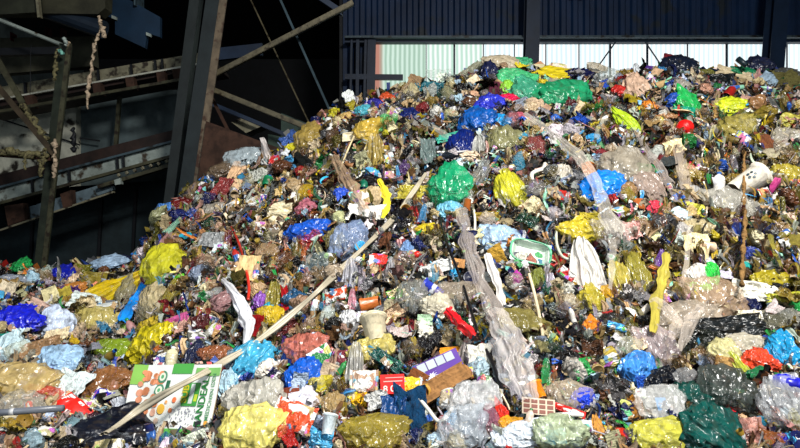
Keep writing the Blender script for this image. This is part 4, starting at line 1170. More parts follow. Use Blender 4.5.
NOGO = []
def along(pts, lift, sub=6):
    for (a, b), (c, d) in zip(pts, pts[1:]):
        for t in (0, .33, .66): NOGO.append((a + (c-a)*t, b + (d-b)*t, 34))
    P = []
    for (px, py) in pts:
        p, nn, Y = spot(px, py); P.append(near_cam(p, lift + .05))
    S = []
    for i in range(len(P) - 1):
        a = P[max(i-1, 0)]; b = P[i]; c = P[i+1]; d = P[min(i+2, len(P)-1)]
        for k in range(sub):
            t = k / sub; S.append(0.5 * ((2*b) + (c-a)*t + (2*a-5*b+4*c-d)*t*t + (3*b-a-3*c+d)*t*t*t))
    S.append(P[-1]); return S
def rod(name, pts, r, mat, hexc, label, cat, lift=0.06, n=8, short=None):
    S = along(pts, lift); m = MB().tube(S, r, n)
    o = mesh_obj(name, m.v, m.f, M[mat], None, True, lin(hexc, 1.15)); tag(o, label, cat); return o
# the long flat strap across the heap
def strap():
    pts = [(426,173),(416,188),(405,203),(396,215),(385,227),(362,249),(341,269),(320,289),(300,307),(276,327),(250,346),(225,361),(200,375),(170,391),(140,409),(118,425),(104,434)]
    S = along(pts, 0.2, 6); S = [near_cam(q, .14 * min(1, max(0, i - 66) / 12)) for i, q in enumerate(S)]
    v = []; f = []; m = len(S)
    for i, p in enumerate(S):
        t = (S[min(i+1, m-1)] - S[max(i-1, 0)]).normalized(); side = t.cross(Vector((0, -1, .4))).normalized(); o_ = side.cross(t); o_ = -o_ if o_.y > 0 else o_
        w = 0.013 + 0.008 * math.sin(i * .21) ** 2
        for a, b in ((-1, 0), (-.6, .25), (-.1, .12), (0, -.1), (.15, .12), (.6, .3), (1, 0), (.5, -.35), (-.5, -.35)):
            v.append(p + side * a * w + o_ * b * w)
    for i in range(m - 1):
        for k in range(9): f.append((i*9+k, i*9+(k+1) % 9, (i+1)*9+(k+1) % 9, (i+1)*9+k))
    o = mesh_obj('plastic_strap', v, f, M['solid'], None, True, lin('b4aa94', 1.0)); tag(o, 'very long pale plastic strap lying diagonally across the heap down to the huge black bag', 'strap')
strap()
rod('black_rod', [(440,216),(442,228),(448,246),(455,264),(462,282),(469,304),(478,334)], .008, 'solid', '0c0c10', 'thin bent black rod in front of the brownish clear bag', 'rod', .15)
rod('white_rod', [(437,152),(452,152.5),(468,151)], .009, 'solid', 'e8e4dc', 'short white rod lying in front of the indigo bag', 'rod', .12)
rod('curved_hook', [(532,180),(532,174),(537,171),(543,169),(545,164)], .016, 'solid', 'dcd8cc', 'white curved plastic hook beside the red rag hollow', 'hook', .08)
rod('pale_stick', [(361,119),(354,136),(347,152),(340,170)], .008, 'card', 'c8b890', 'pale slanting stick over the ochre film', 'stick', .16)
rod('tan_stick', [(529,274),(534,292),(539,314),(543,336)], .008, 'card', 'c8b898', 'tan stick standing below the salad tray', 'stick', .12)
rod('white_rod', [(555,415),(570,414.5),(583,415)], .008, 'solid', 'e4e0dc', 'white rod lying below the red slender wrapper', 'rod', .10)
rod('brown_rope', [(744,150),(744,180),(744,205),(745,224),(743,250),(742,285)], [.012 + .006 * math.sin(i * 1.9) for i in range(31)], 'cloth', '84643c', 'frayed brown rope hanging past the white bucket', 'rope', .26, 7)
rod('red_ribbon', [(231,227),(238,241),(243,258),(247,274),(249,288),(248,300)], .010, 'film', 'b82c20', 'red ribbon trailing down beside the yellowish food board', 'ribbon', .1, 5)
rod('white_string', [(419,398),(428,409),(438,421),(446,417),(452,408)], .008, 'solid', 'd8d4c8', 'looped white cord over the bluish clear bottom bag', 'cord', .1, 6)
rod('white_string', [(474,210),(475,220),(475,236)], .008, 'solid', 'd8d4c8', 'straight white cord above the blue grey bag', 'cord', .1, 6)
rod('dark_cable', [(486,350),(492,362),(497,376),(503,392)], .010, 'solid', '18181c', 'dark cable running along the smoky film layer', 'cable', .08, 6)
rod('white_hoop', [(556,232),(557,245),(562,256),(570,260)], .009, 'solid', 'b8bca8', 'pale plastic hoop beside the white hanging bag', 'hoop', .1, 6)

# grey pipe with a white collar
p0, _, Y0_ = spot(2, 438); p1, _, _ = spot(70, 433); up_ = Vector((0, -.1, .14)); p1 = p0 + (p1 - p0).normalized() * 0.33
m = MB().tube([p0 + up_, p0.lerp(p1, .3) + up_, p1 + up_], .015, 14)
pipe = mesh_obj('grey_pipe', m.v, m.f, M['solid'], None, True, lin('5c6068', 1.2)); tag(pipe, 'slate grey plastic pipe at the bottom picture corner', 'pipe')
q = p0.lerp(p1, .33) + up_; dq = (p1 - p0).normalized() * .010
m = MB().tube([q - dq, q + dq], .0158, 14); mesh_obj('pipe_collar', m.v, m.f, M['solid'], pipe, True, lin('b8b8b8'))

# white bucket with a dark flower print
def bucket():
    p, n, Y = spot(747, 187); k = Y / F
    r = BIG['t'][0]; B = frame_at(n, 747, -62)
    o = place(r, 'bucket', p + B.col[2] * .05, B, (26*k, 34*k, 26*k), lin('dcd4c4', 1.2))
    o['label'] = 'white bucket lying on its side with a dark flower print'; o['category'] = 'bucket'
    v = []; f = []
    for j in range(5):
        a = j * 6.28 / 5; c = Vector((math.cos(a) * .12, math.sin(a) * .11 + .05))
        b = len(v)
        for t in range(8):
            th = t * 6.28 / 8; x = c.x + math.cos(th) * .05; y = c.y + math.sin(th) * .05
            v.append(Vector((x, y, math.sqrt(max(.0, (.44) ** 2 - x * x)) + .01)))
        f.append(tuple(range(b, b + 8)))
    mesh_obj('flower_print', v, f, M['solid'], o, False, lin('28404c'))
    OCC.append((747, 187, 15, 'white bucket', 34, 34, 34 * .7, 0))
bucket()
# clear tray with green rim and scraps
def salad():
    p, n, Y = spot(527, 260); k = Y / F; B = frame_at(n, 0, -12)
    o = place(BIG['y'][0], 'salad_tray', p + B.col[2] * .04, B, (40*k, 27*k, 26*k), lin('bccabc', 1.1))
    o['label'] = 'clear salad tray with green rim holding scraps'; o['category'] = 'tray'
    m = MB(); P = [Vector((.5 * math.copysign(abs(math.cos(a)) ** .6, math.cos(a)), .5 * math.copysign(abs(math.sin(a)) ** .6, math.sin(a)), .30)) for a in [i * 6.28 / 24 for i in range(25)]]
    m.tube(P, .03, 6); mesh_obj('green_rim', m.v, m.f, M['solid'], o, True, lin('58a880', 1.1))
    OCC.append((527, 260, 16, 'salad tray', 40, 40, 40 * .7, 0))
    for i, (dx, dy, s, c, l) in enumerate(((-6, -2, 9, 'd8d4c4', 'cream'), (4, 2, 8, 'a86858', 'brownish pink'), (10, -4, 7, '4c9c60', 'green'), (-10, 5, 7, '58a468', 'mint green'), (-3, 5, 6, 'e0e0dc', 'white'))):
        item('B', 527 + dx, 260 + dy, s, s, 0, c, l + ' food scrap', 'inside the salad tray', 1.3, 'food_scrap')
salad()
# navy banded white cup
def cup():
    p, n, Y = spot(431, 293); k = Y / F; B = frame_at(n, 0, 60)
    o = place(BIG['t'][1], 'paper_cup', p + B.col[2] * .03, B, (16*k, 22*k, 16*k), lin('2838a8', 1.1))
    o['label'] = 'navy cup with a white band beside the black rod'; o['category'] = 'cup'
    v, f = lathe_v([(.40,-.12),(.42,-.12),(.43,.08),(.41,.08)], 24); mesh_obj('white_band', v, f, M['solid'], o, True, lin('d8dce4'))
    OCC.append((431, 293, 10, 'navy banded cup', 20, 20, 20 * .7, 0))
cup()

def flat_item(name, cx, cy, w, h, rot, tilt, lift, label, cat, short):
    """empty lying on the slope for printed flat things; children in units of its width"""
    p, n, Y = spot(cx, cy); k = Y / F; B = frame_at(n, cx, rot, tilt)
    e = bpy.data.objects.new(name, None); col.objects.link(e)
    vd = (Vector((0, 0, EYE)) - p).normalized(); e.matrix_world = Matrix.Translation(near_cam(p, lift)) @ B.to_4x4() @ Matrix.Diagonal((1, 1 / max(.4, B.col[1].cross(vd).length), 1, 1)); tag(e, label, cat)
    OCC.append((cx, cy, .5 * math.sqrt(w * h), short, w, w * 1.1, h * 1.15, rot)); return e, k
def bent(w, h, seed, amp, n=20, poly=None):
    off = Vector((seed * 3.1, 1, 1))
    return lambda x, y: amp * (noise.noise(Vector((x / w * 2.2, y / w * 2.2, 0)) + off) + .5 * rg(Vector((x / w * 3, y / w * 3, 4)) + off))
def patch(par, nm, x0, x1, y0, y1, zf, dz, mat, colr, n=14, smooth=True):
    v, f = grid(n, n, lambda u, t: Vector((x0 + (x1-x0)*u, y0 + (y1-y0)*t, zf(x0 + (x1-x0)*u, y0 + (y1-y0)*t) + dz)))
    return mesh_obj(nm, v, f, mat, par, smooth, colr)
def flat_text(par, s, x, y, size, rotz, zf, dz, colr, sx=1.0, nm='lettering', bold=0.0):
    """lettering laid on a printed surface, turned into a mesh"""
    c = bpy.data.curves.new(nm, 'FONT'); c.body = s; c.size = size; c.offset = bold; c.align_x = 'CENTER'; c.align_y = 'CENTER'
    t = bpy.data.objects.new(nm, c); col.objects.link(t)
    dg = bpy.context.evaluated_depsgraph_get(); me = bpy.data.meshes.new_from_object(t.evaluated_get(dg)); bpy.data.objects.remove(t)
    R = Matrix.Rotation(math.radians(rotz), 3, 'Z')
    for v in me.vertices:
        q = R @ Vector((v.co.x * sx, v.co.y, 0)); q.x += x; q.y += y; q.z = zf(q.x, q.y) + dz; v.co = q
    me.materials.clear(); me.materials.append(M['ink'])
    o = bpy.data.objects.new(nm, me); col.objects.link(o); o.parent = par; o.color = colr; return o
M['ink'] = rubbish_mat('printing_ink', 0.5, 0.3, 0, 0, 5, 0, 0.0, shift=0)
M['matte'] = rubbish_mat('coated_board', 0.55, 0.3, 0, 0.12, 2, 0, 0.06, shift=0.08)

# the big printed board: white with green bands, nuts, and the word running up its edge
def board():
    e, k = flat_item('printed_cardboard', 171, 399, 98, 64, -5, .9, .18, 'large white printed cardboard with green bands and lettering, under the strap', 'cardboard', 'printed cardboard')
    U = k * 1.07; zf = bent(98*U, 64*U, 4, 0.012)
    def P(nm, x0, x1, y0, y1, dz, c, m='matte', n=14): return patch(e, nm, x0*U, x1*U, y0*U, y1*U, zf, dz, M[m], lin(c, 1.0), n)
    # sheet, its back a little behind it
    P('sheet', -48, 47, -31, 30, 0, 'e0e2dc', n=26); P('sheet_back', -48, 47, -31, 30, -.006, 'a89070', n=10)
    P('green_band', -3, 47, -33, -25, .003, '58a848'); P('green_band', -5, 17, 22, 31, .003, '4ca048'); P('green_band', 21, 47, 20, 27, .0035, '78b060')
    P('green_corner', -48, -33, 12, 30, .003, '84b854')
    g = random.Random(5)
    v = []; f = []
    for i in range(26):      # printed nuts
        cx, cy, r = g.uniform(-36, -14) * U, g.uniform(-12, 24) * U, g.uniform(2.5, 4.2) * U; b = len(v)
        for t in range(10):
            th = t * 6.28 / 10; x, y = cx + math.cos(th) * r, cy + math.sin(th) * r * .8; v.append(Vector((x, y, zf(x, y) + .0035 + i * .00012)))
        f.append(tuple(range(b, b + 10)))
    mesh_obj('nut_picture', v, f, M['print'], e, False, lin('b87450', 1.1))
    def disc(nm, cx, cy, r, c, dz, r2=0):
        v = []; n = 16
        for t in range(n):
            th = t * 6.28 / n; x, y = (cx + math.cos(th) * r) * U, (cy + math.sin(th) * r * 1.1) * U; v.append(Vector((x, y, zf(x, y) + dz)))
        mesh_obj(nm, v, [tuple(range(n))], M['ink'], e, False, lin(c))
    for cy in (19, 7): disc('badge', -13.5, cy, 5, '4c8468', .006); disc('badge_centre', -13.5, cy, 3.4, 'd8dcc8', .0068); disc('badge_heart', -13.5, cy, 1.6, '58a070', .0074)
    for cx, cy, r, c in ((-7, -9, 4, 'e8b848'), (5, -1, 2.2, 'e87848'), (3, -10, 2, 'd88050'), (-15, -12, 3, 'd8a890'), (-20, -6, 2, 'd8988c'), (-3, -3, 1.4, 'e0a060'), (-10, -19, 2.4, 'e0c0a8')): disc('fruit_print', cx, cy, r, c, .004)
    P('leaf_print', -8, -4, 8, 16, .004, '2c6448'); P('leaf_print', -6, -1, 4, 10, .0045, '387858')
    P('logo_ground', 13, 29, -6, 14, .004, '3c8c3c'); P('logo_plate', 20, 24, -4, 13, .005, 'c8d0cc'); P('logo_leaf', 25, 28, -2, 4, .005, 'b8c838')
    flat_text(e, 'SUB', 15.5*U, 4*U, 8.5*U, 90, zf, .0062, lin('b0a820', 1.1), 1.05, bold=.0012)
    flat_text(e, 'FANDEAL', 34*U, -2*U, 9.6*U, 90, zf, .005, lin('287838'), 1.0, bold=.0010)
    flat_text(e, 'MEDICHAN IDEN', 42*U, 2*U, 5.2*U, 90, zf, .005, lin('488858'), 1.0, bold=.0004)
    disc('sun_print', 42, -20, 2.2, 'e8a840', .005)
    v = []; f = []
    for i in range(60):      # faint dotted print
        cx, cy = g.uniform(4, 29) * U, g.uniform(-23, -8) * U; s = .5 * U; b = len(v)
        for a, c_ in ((-s, -s), (s, -s), (s, s), (-s, s)): v.append(Vector((cx + a, cy + c_, zf(cx + a, cy + c_) + .004)))
        f.append((b, b+1, b+2, b+3))
    mesh_obj('speckle_print', v, f, M['ink'], e, False, lin('8c8c98'))
board()
# purple box with silver windows
def purple():
    e, k = flat_item('purple_box', 438, 366, 46, 22, 24, 1.0, .14, 'purple box with a row of silver windows and white splash', 'box', 'purple box'); U = k; zf = lambda x, y: 0
    mesh_obj('box_body', *[(lambda b: (b[0], b[1]))(box_v((-23*U, -12*U, -8*U), (23*U, 9*U, 0)))][0], M['matte'], e, False, lin('4c2884', 1.1))
    for i in range(4): patch(e, 'silver_window', (-19+i*9.5)*U, (-10.6+i*9.5)*U, 0, 8*U, zf, .002, M['matte'], lin('b0b8bc'), 3)
    v = []; g = random.Random(3)
    for t in range(20):
        th = t * 6.28 / 20; r = (8 if t % 2 else 3.5) * U * g.uniform(.7, 1.1); v.append(Vector((-10*U + math.cos(th) * r, -6*U + math.sin(th) * r * .5, .002)))
    mesh_obj('splash_print', v, [tuple(range(20))], M['ink'], e, False, lin('d0d0e4'))
purple()
# card with brown cells
def cells():
    e, k = flat_item('grid_card', 539, 406, 31, 15, -6, 1.0, .14, 'tan card with rows of brown cells below the orange fluted cup', 'card', 'brown grid card'); U = k; zf = lambda x, y: 0
    patch(e, 'card_sheet', -16*U, 15*U, -8*U, 7*U, zf, 0, M['matte'], lin('d0bca4'), 4)
    for i in range(4):
        for j in range(3): patch(e, 'brown_cell', (-14.5+i*7.4)*U, (-8.8+i*7.4)*U, (-6.8+j*4.6)*U, (-3.6+j*4.6)*U, zf, .002, M['ink'], lin('7c4434'), 2)
cells()
# red box with white lettering
def redbox():
    e, k = flat_item('red_box', 393, 384, 24, 18, 3, 1.0, .14, 'red box with white lettering joined to a yellow green snack packet', 'box', 'red box'); U = k; zf = lambda x, y: 0
    mesh_obj('box_body', *box_v((-12*U, -9*U, -9*U), (11*U, 9*U, 0)), M['matte'], e, False, lin('cc1c18', 1.1))
    flat_text(e, '8 0%', -1*U, -4.5*U, 8*U, 0, zf, .002, lin('ecd8d0'), 1.1, bold=.0005)
    patch(e, 'white_line', -9*U, 9*U, 2*U, 3*U, zf, .002, M['ink'], lin('e8a8a0'), 2)
    patch(e, 'white_line', -7*U, 10*U, 5.5*U, 6.2*U, zf, .002, M['ink'], lin('e8a8a0'), 2)
redbox()
# red snack wrapper with two white panels
def snack():
    p, n, Y = spot(74, 414); k = Y / F; B = frame_at(n, 0, -33)
    o = place(BIG['w'][0], 'snack_wrapper', p + B.col[2] * .05, B, (42*k, 22*k, 14*k), lin('d42018', 1.15))
    o.material_slots[0].link = 'OBJECT'; o.material_slots[0].material = M['matte']
    o['label'] = 'red snack wrapper with two white lettered panels'; o['category'] = 'wrapper'
    for x in (-.22, .12):
        v, f = grid(6, 6, lambda u, t: Vector((x - .11 + .18*u + .04*t, -.12 + .44*t, .33)))
        mesh_obj('white_panel', v, f, M['ink'], o, False, lin('e0dcd8'))
        for j in range(3):
            v, f = grid(2, 2, lambda u, t: Vector((x - .07 + .11*u, -.04 + .1*j + .03*t, .335)))
            mesh_obj('panel_line', v, f, M['ink'], o, False, lin('40383c'))
    for cx, cy, r, c in ((.12, -.25, .07, 'e8b850'), (.28, -.2, .06, 'e09030'), (0, -.3, .05, '98b040'), (.2, -.34, .05, 'e8c890')):
        v = [Vector((cx + math.cos(t * .628) * r, cy + math.sin(t * .628) * r * 1.4, .25)) for t in range(10)]
        mesh_obj('snack_picture', v, [tuple(range(10))], M['ink'], o, False, lin(c))
    OCC.append((74, 414, 15, 'red snack wrapper', 38, 38, 38 * .7, 0))
snack()
# labels on two containers: a bright blue block each
def block(par_name, cx, cy, w, h, rot, lift, lbl, cat, short):
    e, k = flat_item(par_name, cx, cy, w, h, rot, 1.0, lift, lbl, cat, short); U = k
    patch(e, 'label_sheet', -w/2*U, w/2*U, -h/2*U, h/2*U, lambda x, y: 0, 0, M['matte'], lin('2880c0'), 3)
    patch(e, 'label_line', -w*.3*U, w*.3*U, h*.05*U, h*.15*U, lambda x, y: 0, .002, M['ink'], lin('184878'), 2)
    patch(e, 'label_line', -w*.3*U, w*.2*U, -h*.2*U, -h*.1*U, lambda x, y: 0, .002, M['ink'], lin('184878'), 2)
block('blue_label', 662, 405, 10, 14, 0, .14, 'bright blue paper label lying on the clear labelled bag', 'label', 'blue label')
block('blue_label', 329, 430, 9, 9, 0, .11, 'bright blue label stuck on the white pot', 'label', 'pot label')
# ------------------------------------------------------------------ the countless small pieces: up to 300 of each kind as objects
SM = {
 'crumpled_bag': ([mk_bag(3000+i, 3, 'film', 'crumpled_bag') for i in range(8)], 'bag'),
 'clear_bag': ([mk_bag(3100+i, 3, 'clear', 'clear_bag') for i in range(6)], 'bag'),
 'film_scrap': ([mk_sheet(3200+i, 11, 'film', 'film_scrap', 1.5) for i in range(9)], 'plastic film'),
 'veil_scrap': ([mk_sheet(3300+i, 11, 'veil', 'veil_scrap', 1.7) for i in range(8)], 'plastic film'),
 'film_ribbon': ([mk_strip(3400+i, 'film') for i in range(9)], 'plastic film'),
 'hanging_shred': ([mk_drape(3500+i, 9, 'veil', 'hanging_shred', 4) for i in range(7)], 'plastic film'),
 'paper_scrap': ([mk_sheet(3600+i, 9, 'paper', 'paper_scrap', 1.0, .3) for i in range(8)], 'paper'),
 'cardboard_scrap': ([mk_card(3700+i) for i in range(5)], 'cardboard'),
 'snack_wrapper': ([mk_wrapper(3800+i, False) for i in range(5)], 'wrapper'),
 'rag_scrap': ([mk_sheet(3900+i, 11, 'cloth', 'rag_scrap', 1.6) for i in range(6)], 'cloth'),
 'small_bottle': ([mk_bottle(4000+i, True) for i in range(4)], 'bottle'),
 'small_can': ([mk_can(4100+i, False) for i in range(3)], 'can'),
 'small_tub': ([mk_tub(4200+i, False) for i in range(3)], 'tub'),
 'small_box': ([mk_carton(4300+i, False) for i in range(4)], 'carton'),
 'plastic_ring': ([mk_lid(4400+i) for i in range(2)], 'disc'),
 'thin_stick': ([mk_stick(4500+i) for i in range(4)], 'stick'),
}
WEIGHT = {'crumpled_bag': 9, 'clear_bag': 9, 'film_scrap': 14, 'veil_scrap': 12, 'film_ribbon': 10, 'hanging_shred': 10, 'paper_scrap': 8, 'cardboard_scrap': 4, 'snack_wrapper': 5, 'rag_scrap': 5, 'small_bottle': 3, 'small_can': 1.5, 'small_tub': 1.5, 'small_box': 2.5, 'plastic_ring': 1.5, 'thin_stick': 2.5}
KW = {'crumpled_bag': 'crumpled bag', 'clear_bag': 'clear bag', 'film_scrap': 'film scrap', 'veil_scrap': 'translucent film', 'film_ribbon': 'film ribbon', 'hanging_shred': 'hanging shred', 'paper_scrap': 'paper scrap', 'cardboard_scrap': 'cardboard scrap', 'snack_wrapper': 'wrapper', 'rag_scrap': 'rag', 'small_bottle': 'bottle', 'small_can': 'can', 'small_tub': 'tub', 'small_box': 'box', 'plastic_ring': 'disc', 'thin_stick': 'stick'}
GRP = {k: v + ' pieces among the rubbish' for k, v in KW.items()}
PAL = {  # colour name, hex, and its weight in each zone: tan flank, crest, centre, olive flank, lower corner, lower middle, lower dark corner
 'white': ('dcdad4', 7, 7, 9, 4, 9, 11, 7), 'cream': ('d8c8a0', 9, 7, 7, 5, 10, 8, 6), 'beige': ('c0a47c', 12, 8, 7, 6, 9, 7, 7), 'tan': ('a07c50', 11, 7, 6, 7, 6, 5, 6),
 'ochre': ('a88a34', 10, 4, 5, 16, 4, 3, 3), 'olive': ('74682c', 9, 5, 7, 20, 4, 4, 5), 'brown': ('5c3c24', 9, 6, 6, 12, 5, 5, 6), 'pinkish': ('bc8c80', 3, 4, 4, 3, 7, 5, 7),
 'grey': ('8c8c8c', 4, 7, 10, 4, 6, 8, 8), 'dark grey': ('3c3e40', 3, 6, 9, 6, 3, 5, 9), 'black': ('141518', 6, 9, 12, 14, 4, 8, 15), 'pale blue': ('a4bcd0', 2, 4, 5, 1, 7, 6, 3),
 'red': ('b02420', 2, 2.2, 2.2, 1, 2.2, 2.6, 2), 'maroon': ('6c2024', 3, 2, 3, 2, 1, 2, 2.5), 'orange': ('cc7430', 1, 1.3, 1.2, 1, 1.5, 1.8, 1.3), 'yellow': ('dcc42c', 2.5, 2, 1.5, 3.5, 2.5, 3, 2),
 'blue': ('2450b0', 2.5, 3.5, 4, 2, 3, 5, 3), 'navy': ('141e50', 1.5, 3.5, 4, 2, 1, 3, 3), 'sky blue': ('48a4d4', 1.5, 2, 2.5, 1, 2.5, 3.5, 2), 'green': ('2c9448', 1.5, 4, 2.5, 2, 1.5, 2.5, 2.5),
 'dark green': ('184c34', 1, 3, 2, 2, 1, 1.5, 3), 'mint': ('88c0a4', .8, 2.5, 1.5, .5, 1, 1, 1), 'purple': ('643c94', .5, .6, .6, .4, .6, .8, .6), 'magenta': ('bc3c80', .4, .6, .4, .2, .5, .6, .4)}
NAMEC = list(PAL)
def zone(px, py):
    """weights of the seven colour zones at a spot of the heap"""
    z = [0.0] * 7
    def s(x, a, b): return min(1, max(0, (x - a) / (b - a)))
    crest = 1 - s(py, 105, 150); low = s(py, 330, 365)
    lf = 1 - s(px, 300, 370); rt = s(px, 585, 640)
    z[1] = crest; m = (1 - crest) * (1 - low); z[0] = m * lf * s(px, 130, 170); z[4] += m * lf * (1 - s(px, 130, 170)); z[3] = m * rt; z[2] = m * max(0, 1 - lf - rt)
    lw = (1 - crest) * low; z[4] += lw * (1 - s(px, 180, 260)); z[6] = lw * s(px, 590, 650); z[5] = lw * max(0, s(px, 180, 260) - s(px, 590, 650))
    return z
ZN = {}
def pick_color(px, py, g):
    z = zone(px, py); w = [sum(PAL[c][1+i] * z[i] for i in range(7)) for c in NAMEC]
    return g.choices(NAMEC, w)[0]
def jitter(h, g, a=.12):
    c = lin(h, GAIN * .8); v = 1 + g.uniform(-.5, .4)
    return tuple(min(.92, max(.004, x * v * (1 + g.uniform(-a, a)))) for x in c[:3]) + (1,)

def sil(px): return float(np.interp(px, SX, SY))
def free(px, py):
    for q in NOGO:
        if (px - q[0]) ** 2 + (py - q[1]) ** 2 < q[2]: return False
    for q in OCC:
        dx, dy = px - q[0], py - q[1]
        if abs(dx) > q[4] or abs(dy) > q[4]: continue
        a = math.radians(q[7]); u = dx * math.cos(a) - dy * math.sin(a); v = dx * math.sin(a) + dy * math.cos(a)
        if q[5] > 90 and q[6] > 60 and abs(u) < q[5] * .52 and abs(v) < q[6] * .55: return False
        if (u / (q[5] * .5)) ** 2 + (v / (q[6] * .5)) ** 2 < 1: return False
    return True
g = random.Random(11)
cnt = {k: 0 for k in SM}; FILL = []
cells_ = []
y = 44.0
while y < 462:
    t = (y - 60) / 400; cell = 6.5 + 4.4 * max(0, t) 
    x = -14.0 + g.uniform(0, 6)
    while x < 815:
        px, py = x + g.uniform(-.45, .45) * cell, y + g.uniform(-.45, .45) * cell
        if py > sil(px) + 1 and free(px, py): cells_.append((px, py, cell))
        x += cell
    y += cell
g.shuffle(cells_)
kinds = list(SM)
for px, py, cell in cells_:
    ws = [WEIGHT[k] * (0 if cnt[k] >= 290 else 1) for k in kinds]
    z = zone(px, py)
    ws[kinds.index('hanging_shred')] *= 1 + 1.6 * z[3] - .6 * z[4]; ws[kinds.index('film_ribbon')] *= 1 + .8 * z[3]
    ws[kinds.index('paper_scrap')] *= 1 + .5 * z[5] + .3 * z[4]
    if sum(ws) == 0: break
    k = g.choices(kinds, ws)[0]
    c = pick_color(px, py, g)
    if k == 'clear_bag' and c in ('black', 'red', 'blue', 'navy', 'green'): c = g.choice(['white', 'beige', 'grey', 'cream'])
    if k == 'cardboard_scrap': c = g.choice(['tan', 'beige', 'brown', 'cream', 'white', 'ochre'])
    if k == 'paper_scrap' and g.random() < .6: c = g.choice(['white', 'cream', 'pale blue', 'beige', 'grey'])
    p, n, Y = spot(px, py); kk = Y / F
    sz = cell * g.choice([.7, .85, 1.0, 1.25, 1.6, 2.1]) * kk
    asp = g.uniform(.55, 1.0)
    if k in ('film_ribbon',): s = (sz * .9, sz * 2.2, sz * .8)
    elif k == 'hanging_shred': s = (sz * .8, sz * 1.7, sz * .7)
    elif k == 'thin_stick': s = (sz * .6, sz * 1.9, sz * .6)
    elif k in ('small_bottle',): s = (sz * 1.1, sz * 1.6, sz * 1.1)
    elif k in ('small_can', 'small_tub'): s = (sz * .8, sz, sz * .8)
    elif k == 'plastic_ring': s = (sz * .7, sz * .7, sz * .7)
    elif k in ('crumpled_bag', 'clear_bag'): s = (sz * 1.15, sz * 1.15 * asp, sz * .8)
    else: s = (sz * 1.15, sz * 1.15 * asp, sz * .9)
    rot = g.uniform(-180, 180) if k not in ('hanging_shred',) else g.uniform(-25, 25)
    B = frame_at(n, px, rot, g.uniform(.2, 1.2)) @ Matrix.Rotation(g.gauss(0, .5), 3, 'X') @ Matrix.Rotation(g.gauss(0, .5), 3, 'Y')
    protos = SM[k][0]
    o = place(protos[g.randrange(len(protos))], k, p + Vector((0, -.6, .6)) * (sz * g.uniform(.0, .3) + g.uniform(.02, .075)), B, s, jitter(PAL[c][0], g))
    cnt[k] += 1
    FILL.append((o, k, c, px, py, sz / kk))

# ------------------------------------------------------------------ pieces nobody could count: small shreds in every gap
def litter(name, seed, N, lo, hi, mat, label, long=1.0):
    g = np.random.default_rng(seed); V = []; Fc = []; C = []
    depth = {}
    px = g.uniform(-60, 1060, N); py = g.uniform(50, 500, N)
    lat = np.full((len(GY), len(GX)), np.nan)
    for j, yy in enumerate(GY):
        for i, xx in enumerate(GX):
            r = LAT[j, i]; lat[j, i] = r
    verts = []; faces = []; cols = []
    gg = random.Random(seed)
    for a, b in zip(px, py):
        i = (a - GX[0]) / 4; j = (b - GY[0]) / 4; i0, j0 = int(i), int(j)
        if i0 < 0 or j0 < 0 or i0 >= len(GX) - 1 or j0 >= len(GY) - 1: continue
        q = LAT[j0:j0+2, i0:i0+2]
        if np.isnan(q).any(): continue
        fi, fj = i - i0, j - j0
        Y = (q[0,0]*(1-fi)+q[0,1]*fi)*(1-fj) + (q[1,0]*(1-fi)+q[1,1]*fi)*fj
        p = Vector(((a-400)/F*Y, Y, EYE + (224-b)/F*Y))
        s = gg.uniform(lo, hi) * (.6 + .4 * Y / 5) ; L = s * gg.uniform(1, 1 + 1.6 * long)
        d = Vector((gg.gauss(0, 1), gg.gauss(0, .6), gg.gauss(0, 1))).normalized(); e = d.cross(Vector((gg.gauss(0, 1), gg.gauss(-.6, 1), gg.gauss(0, 1)))).normalized(); nn = d.cross(e)
        p = p + Vector((0, -.7, .7)) * gg.uniform(0, .03)
        base = len(verts)
        for u, bend in ((-1, 0), (0, gg.uniform(-.7, .7)), (1, gg.uniform(-.3, .3))):
            w = s * gg.uniform(.4, 1)
            c0 = p + d * L * u * .5 + nn * bend * s * .5
            verts += [c0 - e * w * .5, c0 + e * w * .5 + nn * gg.uniform(-.3, .3) * s]
        faces += [(base, base+1, base+3, base+2), (base+2, base+3, base+5, base+4)]
        c = jitter(PAL[pick_color(a, b, gg)][0], gg); mm_ = sum(c[:3]) / 3; wv_ = gg.random(); c = tuple((x * .7 + mm_ * .3) * (.5 if wv_ < .72 else 1.2) for x in c[:3]) + (1,); cols += [c, c]
    me = bpy.data.meshes.new(name); me.from_pydata([tuple(v) for v in verts], [], faces)
    ca = me.color_attributes.new('Col', 'FLOAT_COLOR', 'CORNER')
    ca.data.foreach_set('color', np.repeat(np.array(cols, dtype=np.float32), 4, axis=0).ravel())
    me.materials.append(mat)
    o = bpy.data.objects.new(name, me); col.objects.link(o)
    tag(o, label, 'litter', None, 'stuff')
LAT = np.full((len(GY), len(GX)), np.nan)
for j, yy in enumerate(GY):
    for i, xx in enumerate(GX):
        r = solve(xx, yy)
        if r is not None: LAT[j, i] = r
litter('shredded_litter', 5, 52000, .018, .045, M['shreds'], 'small mixed shreds of film and paper packed between the larger pieces')
